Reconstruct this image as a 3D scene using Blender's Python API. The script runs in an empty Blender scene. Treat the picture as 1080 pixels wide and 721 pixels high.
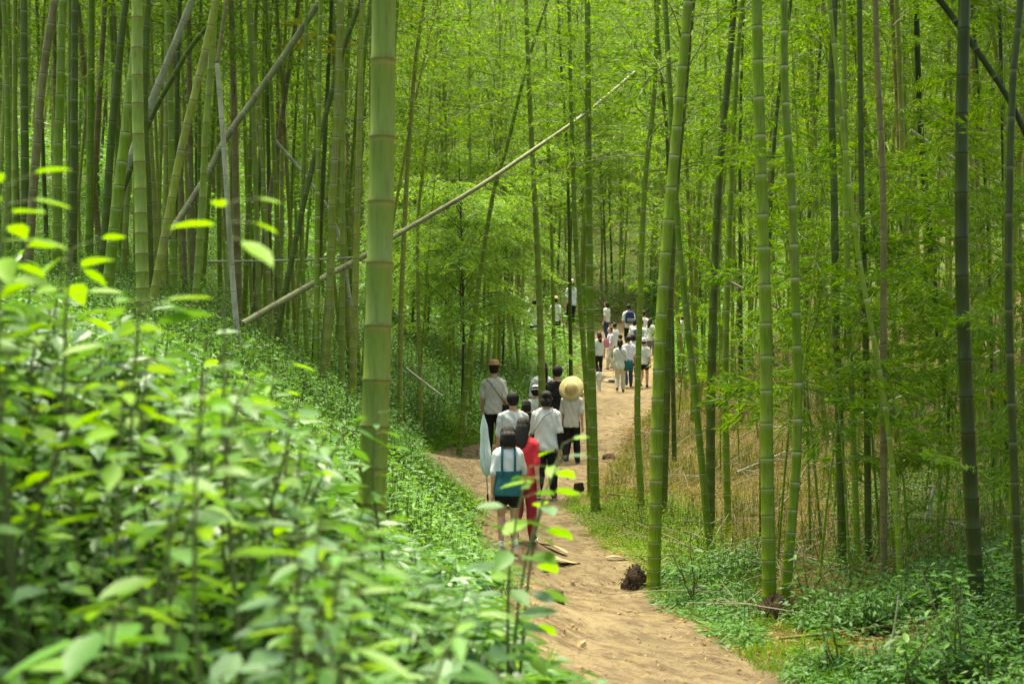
import bpy, math, random
import numpy as np
from mathutils import Vector, Matrix

R = math.radians
rnd = random.Random(7)
rng = np.random.default_rng(11)
sc = bpy.context.scene
col = sc.collection

# ------------------------------------------------------------------ camera, sky, sun
CZ = 1.75
F = 1500.0                       # focal length in photograph pixels (50 mm on 36 mm)
cam = bpy.data.cameras.new('camera')
cam.lens = 50; cam.sensor_width = 36; cam.sensor_fit = 'HORIZONTAL'
cam.clip_start = 0.05; cam.clip_end = 2000
cam.dof.use_dof = True
cam.dof.focus_distance = 17.0
cam.dof.aperture_fstop = 3.4
camo = bpy.data.objects.new('camera', cam); col.objects.link(camo)
camo.location = (0, 0, CZ); camo.rotation_euler = (R(90), 0, 0)
sc.camera = camo

SUN_EL, SUN_AZ = 72, -24         # azimuth from +Y (away from camera) towards +X
w = bpy.data.worlds.new('World'); sc.world = w; w.use_nodes = True
nt = w.node_tree; nt.nodes.clear()
sky = nt.nodes.new('ShaderNodeTexSky'); sky.sky_type = 'NISHITA'; sky.sun_disc = False
sky.sun_elevation = R(SUN_EL); sky.sun_rotation = R(SUN_AZ)
sky.air_density = 1.0; sky.dust_density = 5.0; sky.ozone_density = 0.6
bg = nt.nodes.new('ShaderNodeBackground'); bg.inputs['Strength'].default_value = 0.12
wo = nt.nodes.new('ShaderNodeOutputWorld')
nt.links.new(sky.outputs[0], bg.inputs[0]); nt.links.new(bg.outputs[0], wo.inputs[0])
sl = bpy.data.lights.new('sun', 'SUN'); sl.energy = 3.6; sl.angle = R(34); sl.color = (1, .95, .80)
so = bpy.data.objects.new('sun', sl); col.objects.link(so)
sd = Vector((math.sin(R(SUN_AZ)) * math.cos(R(SUN_EL)), math.cos(R(SUN_AZ)) * math.cos(R(SUN_EL)), math.sin(R(SUN_EL))))
so.rotation_euler = (-sd).to_track_quat('-Z', 'Y').to_euler(); so.location = sd * 60

sc.view_settings.view_transform = 'Standard'; sc.view_settings.look = 'None'
sc.view_settings.gamma = 1; sc.view_settings.use_curve_mapping = False
sc.view_settings.exposure = 2.15
sc.view_settings.use_white_balance = True
sc.view_settings.white_balance_temperature = 7150
sc.view_settings.white_balance_tint = 0
sc.render.engine = 'CYCLES'
cy = sc.cycles
cy.use_denoising = True
cy.max_bounces = 6; cy.diffuse_bounces = 4; cy.glossy_bounces = 2; cy.transmission_bounces = 5
cy.sample_clamp_indirect = 6; cy.caustics_reflective = False; cy.caustics_refractive = False

# ------------------------------------------------------------------ helpers
def W(px, py, d):
    return np.array([(px - 540) / F * d, d, CZ - (py - 360.5) / F * d])

def nz(x, y, s=1.0, k=0.0):
    """cheap smooth noise from sines, about -1..1"""
    x = np.asarray(x) / s + k; y = np.asarray(y) / s - k * 1.7
    return (np.sin(x * 1.7 + 1.3 * np.sin(y * 1.1 + .5)) + np.sin(y * 2.1 + 1.7 * np.sin(x * .9 + 2.1))
            + .6 * np.sin(x * 3.9 - y * 3.1 + 1.9 * np.sin(x * 1.3)) + .5 * np.sin(y * 5.3 + x * 4.1)) / 3.1

def tag(o, label=None, cat=None, group=None, kind=None):
    if label: o['label'] = label
    if cat: o['category'] = cat
    if group: o['group'] = group
    if kind: o['kind'] = kind
    return o

def empty(name, loc, rot=(0, 0, 0)):
    o = bpy.data.objects.new(name, None); col.objects.link(o)
    o.location = loc; o.rotation_euler = rot; o.empty_display_size = .2
    return o

def link(name, me, parent=None, loc=None):
    o = bpy.data.objects.new(name, me); col.objects.link(o)
    if parent is not None: o.parent = parent
    if loc is not None: o.location = loc
    return o

class MB:
    """collects vertex and face arrays; build() gives ONE mesh"""
    def __init__(s): s.v = []; s.f = []; s.sz = []; s.m = []; s.a = []; s.n = 0
    def add(s, v, f, mat=0, a=None):
        v = np.asarray(v, float).reshape(-1, 3); f = np.asarray(f, int)
        s.v.append(v); s.f.append((f + s.n).ravel())
        s.sz.append(np.full(len(f), f.shape[1])); s.m.append(np.full(len(f), mat))
        s.a.append(np.zeros(len(v)) if a is None else np.broadcast_to(a, (len(v),)).astype(float))
        s.n += len(v)
    def merge(s, o, M=None, da=0.0):
        for v, f, z, m, a in o.packed():
            if M is not None: v = v @ M[:3, :3].T + M[:3, 3]
            s.v.append(v); s.f.append(f + s.n); s.sz.append(z); s.m.append(m); s.a.append(a + da); s.n += len(v)
    def packed(s):
        if not s.v: return []
        p = (np.concatenate(s.v), np.concatenate(s.f), np.concatenate(s.sz), np.concatenate(s.m), np.concatenate(s.a))
        s.v, s.f, s.sz, s.m, s.a = [[x] for x in p]
        return [p]
    def mesh(s, name, mats, smooth=False):
        v, f, z, m, a = s.packed()[0]
        me = bpy.data.meshes.new(name)
        me.vertices.add(len(v)); me.vertices.foreach_set('co', v.astype(np.float32).ravel())
        me.loops.add(len(f)); me.loops.foreach_set('vertex_index', f.astype(np.int32))
        me.polygons.add(len(z))
        st = np.concatenate([[0], np.cumsum(z)[:-1]]).astype(np.int32)
        me.polygons.foreach_set('loop_start', st)
        me.polygons.foreach_set('material_index', m.astype(np.int32))
        me.polygons.foreach_set('use_smooth', np.full(len(z), smooth))
        at = me.attributes.new('rv', 'FLOAT', 'POINT'); at.data.foreach_set('value', a.astype(np.float32))
        for x in (mats if isinstance(mats, (list, tuple)) else [mats]): me.materials.append(x)
        me.update(calc_edges=True); me.validate()
        return me
    def build(s, name, mats, parent=None, smooth=False, loc=None):
        return link(name, s.mesh(name, mats, smooth), parent, loc)

def nrm(a):
    a = np.asarray(a, float); return a / np.maximum(np.linalg.norm(a, axis=-1, keepdims=True), 1e-9)

def tube(mb, pts, rad, sides=6, mat=0, av=None, cap=True):
    pts = np.asarray(pts, float); n = len(pts)
    rad = np.broadcast_to(rad, (n,))
    t = nrm(np.gradient(pts, axis=0))
    up = np.array([0, 1., 0]) if abs(t[0][1]) < .9 else np.array([1., 0, 0])
    u = nrm(np.cross(t, up)); v_ = np.cross(t, u)
    an = np.arange(sides) / sides * 2 * math.pi
    V = pts[:, None] + rad[:, None, None] * (np.cos(an)[None, :, None] * u[:, None] + np.sin(an)[None, :, None] * v_[:, None])
    i = np.arange(n - 1)[:, None]; j = np.arange(sides)[None]
    f = np.stack([i * sides + j, i * sides + (j + 1) % sides, (i + 1) * sides + (j + 1) % sides, (i + 1) * sides + j], -1).reshape(-1, 4)
    a = 0 if av is None else np.repeat(np.asarray(av, float), sides)
    base = mb.n
    mb.add(V.reshape(-1, 3), f, mat, a)
    if cap and sides >= 3:
        for e in (0, n - 1):
            c = pts[e]; ring = V[e]
            mb.add(np.vstack([ring, c]), [[k, (k + 1) % sides, sides] for k in range(sides)], mat, 0 if av is None else av[e])

# leaf templates: (along, across, normal)
T_DIA = (np.array([[0, 0, 0], [.42, .5, 0.0], [1, 0, -.06], [.42, -.5, 0.0]]), [[0, 1, 2, 3]])
T_NEAR = (np.array([[0, 0, 0], [.22, .40, .03], [.55, .47, .0], [.8, .25, -.05], [1, 0, -.14], [.8, -.25, -.05], [.55, -.47, 0], [.22, -.40, .03],
                    [.25, 0, -.02], [.55, 0, -.06], [.8, 0, -.1]]),
          [[0, 8, 1, 1], [8, 9, 2, 1], [9, 10, 3, 2], [10, 4, 3, 3], [0, 7, 8, 8], [8, 7, 6, 9], [9, 6, 5, 10], [10, 5, 4, 4]])

def leaves(mb, P, D, N, L, Wd, mat=0, near=False, av=None):
    P = np.asarray(P, float); n = len(P)
    if n == 0: return
    D = nrm(D); S = nrm(np.cross(D, N)); N = np.cross(S, D)
    L = np.broadcast_to(L, (n,)); Wd = np.broadcast_to(Wd, (n,))
    tv, tf = T_NEAR if near else T_DIA
    V = (P[:, None] + tv[None, :, 0, None] * (L[:, None] * D.T.T)[:, None] + tv[None, :, 1, None] * (Wd[:, None] * S)[:, None]
         + tv[None, :, 2, None] * (L[:, None] * N)[:, None])
    k = len(tv)
    a = rng.random(n) if av is None else np.broadcast_to(av, (n,))
    off = (np.arange(n) * k)[:, None, None]
    quads = [q for q in tf if len(set(q)) == 4]; tris = [[*dict.fromkeys(q)] for q in tf if len(set(q)) == 3]
    base = mb.n
    mb.add(V.reshape(-1, 3), (np.array(quads)[None] + off).reshape(-1, 4), mat, np.repeat(a, k))
    if tris:
        f = (np.array(tris)[None] + off).reshape(-1, 3) + base
        mb.f.append(f.ravel()); mb.sz.append(np.full(len(f), 3)); mb.m.append(np.full(len(f), mat))

# ------------------------------------------------------------------ materials
def newmat(name):
    m = bpy.data.materials.new(name); m.use_nodes = True
    t = m.node_tree; t.nodes.clear()
    o = t.nodes.new('ShaderNodeOutputMaterial')
    return m, t, o

def N(t, typ, **kw):
    n = t.nodes.new(typ)
    for k, v in kw.items():
        if k in n.inputs: n.inputs[k].default_value = v
        else: setattr(n, k, v)
    return n

def mixc(t, fac, a, b, blend='MIX'):
    m = t.nodes.new('ShaderNodeMix'); m.data_type = 'RGBA'; m.blend_type = blend
    for sock, v in ((m.inputs[0], fac), (m.inputs[6], a), (m.inputs[7], b)):
        if hasattr(v, 'is_output') or isinstance(v, bpy.types.NodeSocket): t.links.new(v, sock)
        elif isinstance(v, (int, float)): sock.default_value = v
        else: sock.default_value = (*v, 1) if len(v) == 3 else v
    return m.outputs[2]

def ramp(t, src, stops):
    r = t.nodes.new('ShaderNodeValToRGB')
    while len(r.color_ramp.elements) < len(stops): r.color_ramp.elements.new(.5)
    for e, (p, c) in zip(r.color_ramp.elements, stops):
        e.position = p; e.color = (c, c, c, 1) if isinstance(c, (int, float)) else (*c, 1)
    t.links.new(src, r.inputs[0]); return r.outputs[0]

def math_(t, op, a, b=None):
    m = t.nodes.new('ShaderNodeMath'); m.operation = op
    for s_, v in ((m.inputs[0], a), (m.inputs[1], b)):
        if v is None: continue
        if isinstance(v, bpy.types.NodeSocket): t.links.new(v, s_)
        else: s_.default_value = v
    return m.outputs[0]

def noise(t, scale, detail=3, coord='Object', vec=None, rough=.55):
    n = N(t, 'ShaderNodeTexNoise'); n.inputs['Scale'].default_value = scale; n.inputs['Detail'].default_value = detail
    n.inputs['Roughness'].default_value = rough
    if vec is None:
        c = t.nodes.new('ShaderNodeTexCoord'); vec = c.outputs[coord]
    t.links.new(vec, n.inputs['Vector']); return n.outputs['Fac']

def attr(t, name='rv'):
    a = t.nodes.new('ShaderNodeAttribute'); a.attribute_name = name; return a.outputs['Fac']

def leafmat(name, ca, cb, cc=None, transl=.45, rough=.42, spec=.35, tint=(1.3, 1.2, .4)):
    rough = min(.8, rough + .08); spec = spec * .6
    """leaf: diffuse + gloss on top, light passes through"""
    m, t, o = newmat(name)
    geo = t.nodes.new('ShaderNodeNewGeometry')
    f = math_(t, 'FRACT', attr(t))
    n = noise(t, .55, 2, vec=geo.outputs['Position'])
    f2 = math_(t, 'ADD', math_(t, 'MULTIPLY', f, .7), math_(t, 'MULTIPLY', math_(t, 'SUBTRACT', n, .5), 1.2))
    f2 = math_(t, 'ADD', f2, .12)
    stops = [(.05, ca), (.75, cb)] + ([(.97, cc)] if cc else [])
    c = ramp(t, f2, stops)
    p = N(t, 'ShaderNodeBsdfPrincipled'); p.inputs['Roughness'].default_value = rough
    p.inputs['Specular IOR Level'].default_value = spec
    t.links.new(c, p.inputs['Base Color'])
    tr = t.nodes.new('ShaderNodeBsdfTranslucent')
    t.links.new(mixc(t, 1.0, c, tint, 'MULTIPLY'), tr.inputs['Color'])
    mx = t.nodes.new('ShaderNodeMixShader'); mx.inputs[0].default_value = transl
    t.links.new(p.outputs[0], mx.inputs[1]); t.links.new(tr.outputs[0], mx.inputs[2]); t.links.new(mx.outputs[0], o.inputs[0])
    return m

def plain(name, c1, c2=None, scale=8, rough=.7, bump=.0, bscale=40, spec=.3, sheen=0, detail=4):
    m, t, o = newmat(name)
    p = N(t, 'ShaderNodeBsdfPrincipled'); p.inputs['Roughness'].default_value = rough
    p.inputs['Specular IOR Level'].default_value = spec
    if c2 is None: c2 = tuple(x * .75 for x in c1)
    t.links.new(mixc(t, ramp(t, noise(t, scale, detail), [(.3, 0), (.7, 1)]), c1, c2), p.inputs['Base Color'])
    if bump:
        b = t.nodes.new('ShaderNodeBump'); b.inputs['Strength'].default_value = bump; b.inputs['Distance'].default_value = .02
        t.links.new(noise(t, bscale, 3), b.inputs['Height']); t.links.new(b.outputs[0], p.inputs['Normal'])
    t.links.new(p.outputs[0], o.inputs[0]); return m

def culmmat(name, ca, cb, ring, dark, stain, rough=.38):
    """bamboo culm: rv = running internode number, so its fraction places the node rings"""
    m, t, o = newmat(name)
    a = attr(t); fr = math_(t, 'FRACT', a)
    co = t.nodes.new('ShaderNodeTexCoord'); oi = t.nodes.new('ShaderNodeObjectInfo')
    mp = t.nodes.new('ShaderNodeMapping'); mp.inputs['Scale'].default_value = (9, 9, .7)
    t.links.new(co.outputs['Object'], mp.inputs[0])
    streak = noise(t, 3.2, 4, vec=mp.outputs[0])
    blot = noise(t, 3.1, 6, rough=.72)
    wn = t.nodes.new('ShaderNodeTexWhiteNoise'); wn.noise_dimensions = '1D'
    t.links.new(math_(t, 'FLOOR', a), wn.inputs['W'])
    k = math_(t, 'ADD', math_(t, 'MULTIPLY', streak, .6), math_(t, 'MULTIPLY', oi.outputs['Random'], .45))
    k = math_(t, 'ADD', k, math_(t, 'MULTIPLY', wn.outputs['Value'], .15))
    c = mixc(t, ramp(t, k, [(.28, 0), (.85, 1)]), ca, cb)
    c = mixc(t, ramp(t, blot, [(.47, 0), (.62, .8)]), c, stain)
    c = mixc(t, ramp(t, noise(t, 9, 5, vec=mp.outputs[0], rough=.75), [(.35, .55), (.5, 0)]), c, dark)
    hi = noise(t, 14, 3)
    rs_ = math_(t, 'ADD', math_(t, 'MULTIPLY', math_(t, 'FRACT', math_(t, 'MULTIPLY', oi.outputs['Random'], 7.3)), .75), .25)
    c = mixc(t, math_(t, 'MULTIPLY', rs_, math_(t, 'MULTIPLY', ramp(t, fr, [(.80, 0), (.92, .25), (.955, .9), (1, .95)]), ramp(t, hi, [(.25, .4), (.6, 1)]))), c, ring)
    c = mixc(t, ramp(t, fr, [(0, .8), (.010, .7), (.03, .25), (.10, 0)]), c, dark)
    p = N(t, 'ShaderNodeBsdfPrincipled'); p.inputs['Roughness'].default_value = rough
    p.inputs['Specular IOR Level'].default_value = .16
    t.links.new(c, p.inputs['Base Color'])
    b = t.nodes.new('ShaderNodeBump'); b.inputs['Strength'].default_value = .15; b.inputs['Distance'].default_value = .004
    t.links.new(streak, b.inputs['Height']); t.links.new(b.outputs[0], p.inputs['Normal'])
    t.links.new(p.outputs[0], o.inputs[0]); return m

CULM = {
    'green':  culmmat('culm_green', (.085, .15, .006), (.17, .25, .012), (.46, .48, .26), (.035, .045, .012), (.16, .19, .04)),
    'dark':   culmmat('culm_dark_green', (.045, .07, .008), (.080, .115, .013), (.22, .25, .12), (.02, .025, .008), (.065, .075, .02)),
    'black':  culmmat('culm_shadowed', (.020, .032, .006), (.045, .065, .010), (.12, .14, .07), (.012, .014, .006), (.03, .035, .012)),  # shade of the right side painted into a near-black culm colour
    'olive':  culmmat('culm_olive', (.16, .19, .022), (.26, .29, .04), (.46, .46, .26), (.05, .05, .02), (.20, .19, .08)),
    'sage':   culmmat('culm_sage', (.125, .18, .022), (.21, .275, .042), (.27, .22, .07), (.09, .07, .02), (.17, .22, .06)),
    'weathered': culmmat('culm_weathered', (.11, .135, .05), (.21, .225, .10), (.30, .29, .2), (.05, .045, .025), (.09, .085, .045), rough=.6),
    'brown':  culmmat('culm_brown', (.13, .12, .04), (.20, .17, .065), (.35, .32, .2), (.05, .035, .015), (.10, .08, .03)),
    'pale':   culmmat('culm_pale_dead', (.26, .26, .17), (.38, .37, .26), (.5, .48, .36), (.14, .12, .07), (.22, .22, .13), rough=.6),
}
M = {
    'twig': plain('twig', (.10, .12, .035), (.07, .08, .02)),
    'bark': plain('dark_bark', (.035, .03, .022), (.06, .055, .04), 12, bump=.4),
    'root': plain('root_fibre', (.055, .030, .013), (.02, .012, .006), 18, .9, bump=.8, bscale=60),
    'sheath': plain('dry_sheath', (.38, .27, .14), (.25, .16, .07), 10, .8, bump=.3),
    'stone': plain('stone', (.22, .19, .15), (.13, .11, .085), 9, .85, bump=.6),
    'bamboo_leaf': leafmat('bamboo_leaf', (.062, .145, .006), (.135, .26, .009), (.25, .32, .014), .52),
    'bamboo_leaf_yellow_lit': leafmat('bamboo_leaf_yellow_lit', (.17, .20, .015), (.32, .33, .03), (.38, .34, .05), .5),  # yellow light on a spray, painted into the leaf colour
    'tree_leaf': leafmat('tree_leaf', (.13, .26, .04), (.23, .38, .07), None, .5),
    'shrub_leaf': leafmat('shrub_leaf', (.030, .105, .018), (.095, .225, .035), (.17, .30, .05), .42, .4, .5),
    'shrub_leaf_bright': leafmat('shrub_leaf_bright', (.12, .26, .01), (.19, .36, .015), None, .5, .4, .4),
    'shrub_leaf_blue': leafmat('shrub_leaf_blue', (.07, .15, .06), (.11, .20, .09), None, .3, .3, .5),
    'cover': leafmat('cover_leaf', (.040, .13, .016), (.11, .245, .03), (.19, .31, .04), .42, .45, .4),
    'grass': leafmat('grass_blade', (.085, .18, .012), (.15, .28, .018), (.26, .28, .05), .45, .5, .3),
    'weed': leafmat('weed_leaf', (.06, .09, .012), (.13, .155, .02), (.20, .17, .045), .4, .6, .2),
    'litter': leafmat('litter_leaf', (.13, .085, .028), (.23, .155, .055), (.32, .24, .10), .15, .8, .1, (1, .9, .6)),
    'skin': plain('skin', (.56, .33, .22), (.50, .28, .18), 6, .5),
    'hair': plain('hair', (.012, .010, .009), (.022, .018, .016), 30, .62, bump=.5, bscale=120, spec=.2),
    'eye': plain('eye_dark', (.02, .015, .012), None, 5, .2),
    'shoe_dark': plain('shoe_dark', (.03, .03, .035), None, 10, .6),
    'shoe_white': plain('shoe_white', (.62, .61, .58), None, 10, .6),
    'rubber': plain('sole_rubber', (.7, .7, .68), None, 10, .6),
    'straw': plain('straw', (.62, .50, .24), (.50, .38, .15), 40, .7, bump=.5, bscale=160),
    'straw_dark': plain('straw_brown', (.42, .27, .12), (.32, .19, .08), 40, .7, bump=.5, bscale=160),
}
def cloth(name, c, c2=None):
    if name not in M: M[name] = plain('cloth_' + name, c, c2 or tuple(x * .88 for x in c), 9, .85, bump=.35, bscale=22, spec=.15)
    return M[name]
for nm, c in dict(white=(.66, .67, .66), cream=(.62, .60, .52), black=(.018, .018, .02), navy=(.02, .035, .09), red=(.55, .035, .05), maroon=(.30, .03, .045),
                  teal=(.03, .12, .13), lilac=(.58, .56, .66), khaki=(.36, .29, .09), pink=(.6, .20, .22), denim=(.03, .06, .13),
                  offwhite=(.60, .57, .50), grey=(.2, .2, .21), paleblue=(.60, .68, .63)).items(): cloth(nm, c)

# ground material
def groundmat():
    m, t, o = newmat('forest_floor')
    geo = t.nodes.new('ShaderNodeNewGeometry'); P = geo.outputs['Position']
    big = noise(t, .35, 4, vec=P); mid = noise(t, 3.0, 5, vec=P, rough=.7); fine = noise(t, 28, 4, vec=P, rough=.7)
    c = mixc(t, ramp(t, mid, [(.3, 0), (.7, 1)]), (.085, .055, .022), (.18, .125, .05))
    c = mixc(t, ramp(t, fine, [(.35, .7), (.6, 0)]), c, (.06, .042, .018))
    g = attr(t)
    gm = math_(t, 'MULTIPLY', g, ramp(t, mid, [(.3, .55), (.65, 1)]))
    c = mixc(t, gm, c, mixc(t, fine, (.025, .05, .010), (.06, .12, .02)))
    p = N(t, 'ShaderNodeBsdfPrincipled'); p.inputs['Roughness'].default_value = .95; p.inputs['Specular IOR Level'].default_value = .1
    t.links.new(c, p.inputs['Base Color'])
    b = t.nodes.new('ShaderNodeBump'); b.inputs['Strength'].default_value = .8; b.inputs['Distance'].default_value = .03
    t.links.new(math_(t, 'ADD', mid, math_(t, 'MULTIPLY', fine, .4)), b.inputs['Height']); t.links.new(b.outputs[0], p.inputs['Normal'])
    t.links.new(p.outputs[0], o.inputs[0]); return m

def pathmat():
    m, t, o = newmat('trodden_earth')
    geo = t.nodes.new('ShaderNodeNewGeometry'); P = geo.outputs['Position']
    big = noise(t, .8, 4, vec=P); mid = noise(t, 5.0, 6, vec=P, rough=.7); fine = noise(t, 45, 5, vec=P, rough=.75)
    c = mixc(t, ramp(t, big, [(.35, 0), (.65, 1)]), (.155, .115, .062), (.225, .170, .095))
    c = mixc(t, ramp(t, mid, [(.42, .85), (.56, 0)]), c, (.10, .07, .04))
    c = mixc(t, ramp(t, fine, [(.36, .75), (.46, 0)]), c, (.07, .045, .022))
    c = mixc(t, ramp(t, fine, [(.62, 0), (.70, .6)]), c, (.34, .27, .17))
    p = N(t, 'ShaderNodeBsdfPrincipled'); p.inputs['Roughness'].default_value = .92; p.inputs['Specular IOR Level'].default_value = .15
    t.links.new(c, p.inputs['Base Color'])
    b = t.nodes.new('ShaderNodeBump'); b.inputs['Strength'].default_value = 1.0; b.inputs['Distance'].default_value = .05
    t.links.new(math_(t, 'ADD', mid, math_(t, 'MULTIPLY', fine, .35)), b.inputs['Height']); t.links.new(b.outputs[0], p.inputs['Normal'])
    t.links.new(p.outputs[0], o.inputs[0]); return m
M['ground'] = groundmat(); M['path'] = pathmat()

# ------------------------------------------------------------------ terrain
ctrl = [  # px, py, distance
    (700, 721, 7.9), (650, 655, 10.6), (612, 622, 12.8), (575, 580, 16.6), (530, 525, 21.3), (545, 491, 25), (570, 460, 30),
    (645, 432, 35), (660, 412, 40), (668, 386, 46), (650, 350, 52),
    (627, 540, 19.6), (689, 622, 12.8), (749, 582, 14.6), (812, 655, 10.6), (889, 600, 12.6), (1032, 662, 9.4), (905, 605, 12.4), (969, 488, 18.5),
    (1000, 465, 19.5), (1079, 690, 8.6), (850, 440, 25), (1040, 430, 23), (760, 430, 29), (800, 360, 40), (1000, 330, 36), (720, 365, 46), (1150, 600, 10),
    (400, 588, 6.2), (430, 545, 12), (380, 500, 13), (490, 680, 7.2), (300, 520, 8.5), (100, 510, 6), (0, 480, 4.5), (200, 640, 4.2), (287, 392, 16.5), (150, 340, 14), (20, 330, 13),
    (380, 440, 17), (420, 470, 14.5), (420, 500, 20), (465, 565, 16.5), (445, 493, 24.5), (640, 492, 25), (605, 528, 21.3), (452, 527, 21.3), (640, 582, 16.4), (500, 600, 11), (350, 480, 11), (330, 372, 22), (430, 440, 28), (484, 478, 24), (480, 380, 36), (560, 395, 38), (600, 345, 50),
    (560, 370, 44), (100, 292, 24), (100, 225, 36), (300, 300, 33), (300, 240, 44), (420, 330, 45), (560, 300, 58), (500, 200, 75), (700, 290, 60), (900, 230, 55), (1050, 250, 45), (650, 150, 85),
    (-300, 330, 15), (1500, 500, 14), (-300, 200, 36), (1400, 260, 40),
]
cp = np.array([W(*c) for c in ctrl])
extra = np.array([[0, 0, .02], [-1.5, 0, .45], [2, 0, -.05], [1.2, 4, -.10], [-3, 2, .7], [0, -6, .3], [-6, 0, 1.4], [6, 1, 0.0], [0, 130, 42], [-45, 130, 45], [45, 130, 42], [-60, 60, 26], [60, 60, 22], [-30, -6, 4], [30, -6, 2]])
cp = np.vstack([cp, extra])
def tpsK(a, b):
    r2 = ((a[:, None, :] - b[None]) ** 2).sum(-1); return .5 * r2 * np.log(r2 + 1e-9)
_A = np.zeros((len(cp) + 3, len(cp) + 3)); _A[:len(cp), :len(cp)] = tpsK(cp[:, :2], cp[:, :2]) + np.eye(len(cp)) * .35
_A[:len(cp), len(cp):] = np.c_[np.ones(len(cp)), cp[:, :2]]; _A[len(cp):, :len(cp)] = _A[:len(cp), len(cp):].T
_w = np.linalg.solve(_A, np.r_[cp[:, 2], 0, 0, 0])
def zt(x, y):
    """smooth terrain height"""
    x = np.atleast_1d(np.asarray(x, float)); y = np.atleast_1d(np.asarray(y, float)); sh = x.shape
    q = np.c_[x.ravel(), y.ravel()]; out = np.empty(len(q))
    for i in range(0, len(q), 40000):
        s_ = q[i:i + 40000]; out[i:i + 40000] = tpsK(s_, cp[:, :2]) @ _w[:-3] + _w[-3] + s_ @ _w[-2:]
    return out.reshape(sh)
# cached grid for quick look-ups
GX = np.arange(-75, 75.1, .5); GY = np.arange(-8, 135.1, .5)
GZ = zt(*np.meshgrid(GX, GY))
def gz(x, y):
    x = np.asarray(x, float); y = np.asarray(y, float)
    i = np.clip((x - GX[0]) / .5, 0, len(GX) - 1.001); j = np.clip((y - GY[0]) / .5, 0, len(GY) - 1.001)
    i0 = i.astype(int); j0 = j.astype(int); a = i - i0; b = j - j0
    z = GZ[j0, i0] * (1 - a) * (1 - b) + GZ[j0, i0 + 1] * a * (1 - b) + GZ[j0 + 1, i0] * (1 - a) * b + GZ[j0 + 1, i0 + 1] * a * b
    return z + .03 * nz(x, y, .9) + .05 * nz(x, y, 2.7, 3.)
# path edges in the photograph: distance, left px, right px
pe = np.array([(3, 700, 1300), (5.5, 640, 1000), (7.9, 540, 850), (10.6, 522, 748), (12.8, 515, 692), (16.6, 492, 648), (19, 462, 612), (21.3, 448, 600), (25, 438, 640), (27.5, 485, 655), (30, 568, 668),
               (35, 596, 694), (40, 615, 702), (46, 618, 704), (50, 626, 694), (54, 640, 684)], float)
pL = (pe[:, 1] - 540) / F * pe[:, 0]; pR = (pe[:, 2] - 540) / F * pe[:, 0]
def pathm(x, y):
    """>0 inside the path, metres to the nearer edge"""
    x = np.asarray(x, float); y = np.asarray(y, float)
    l = np.interp(y, pe[:, 0], pL) + .12 * nz(y, x * .3, .8) + .1 * nz(y, y * .2, .27); r = np.interp(y, pe[:, 0], pR) + .12 * nz(y, x * .3, .7, 5) + .1 * nz(y, y * .2, .23, 2)
    m = np.minimum(x - l, r - x)
    return np.where((y < 2) | (y > 53.5), -5, m)
def gzf(x, y): return gz(x, y)          # walking surface

xs = np.sinh(np.linspace(-3.3, 3.3, 330)) / math.sinh(3.3) * 78
ys = -8 + 143 * (np.linspace(0, 1, 420) ** 1.7)
X, Y = np.meshgrid(xs, ys)
Z = gz(X, Y); pm = pathm(X, Y)
Z = Z - .07 * np.clip(pm / .25 + .3, 0, 1) + .02 * nz(X, Y, .22) * (pm < 0)
px_ = 540 + F * X / np.maximum(Y, 1)
green = np.clip(np.where(X < np.interp(Y, pe[:, 0], (pL + pR) / 2), .95, .22) + .3 * nz(X, Y, 2.2, 1), 0, 1)
green = np.where(Y > 50, .65, green)
mb = MB(); ny, nx = X.shape
i = np.arange(ny - 1)[:, None]; j = np.arange(nx - 1)[None]
mb.add(np.stack([X, Y, Z], -1).reshape(-1, 3), np.stack([i * nx + j, i * nx + j + 1, (i + 1) * nx + j + 1, (i + 1) * nx + j], -1).reshape(-1, 4), 0, green.ravel())
tag(mb.build('ground', M['ground'], smooth=True), 'brown forest floor rising into a hillside', None, None, 'structure')
# path
ys2 = np.concatenate([np.arange(2.6, 30, .07), np.arange(30, 53.4, .16)]); U = np.linspace(-.12, 1.12, 56)
l = np.interp(ys2, pe[:, 0], pL)[:, None]; r = np.interp(ys2, pe[:, 0], pR)[:, None]
X = l + (r - l) * U[None]; Y = np.broadcast_to(ys2[:, None], X.shape)
pm = pathm(X, Y)
Z = gz(X, Y) - .10 * np.clip(-pm / .16 + .15, 0, 1) + .004 * nz(X, Y, .16) + .03 * nz(X, Y, .8, 7)
mb = MB(); ny, nx = X.shape
i = np.arange(ny - 1)[:, None]; j = np.arange(nx - 1)[None]
mb.add(np.stack([X, Y, Z], -1).reshape(-1, 3), np.stack([i * nx + j, i * nx + j + 1, (i + 1) * nx + j + 1, (i + 1) * nx + j], -1).reshape(-1, 4))
tag(mb.build('dirt_path', M['path'], smooth=True), 'bare tan earth path winding uphill through the bamboo', None, None, 'structure')

def depth_at(px, py, lo=5.0, hi=60.0):
    """distance at which the ground shows at this point of the photograph"""
    d = np.arange(lo, hi, .05); x = (px - 540) / F * d
    yy = 360.5 + F * (CZ - gz(x, d)) / d
    k = np.argmin(np.abs(yy - py) + .002 * d)
    return float(d[k])

# ------------------------------------------------------------------ bamboo leaves and branches
def rotm(az, el, roll=0.):
    return np.array(Matrix.Rotation(az, 3, 'Z') @ Matrix.Rotation(-el, 3, 'Y') @ Matrix.Rotation(roll, 3, 'X'))

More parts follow.
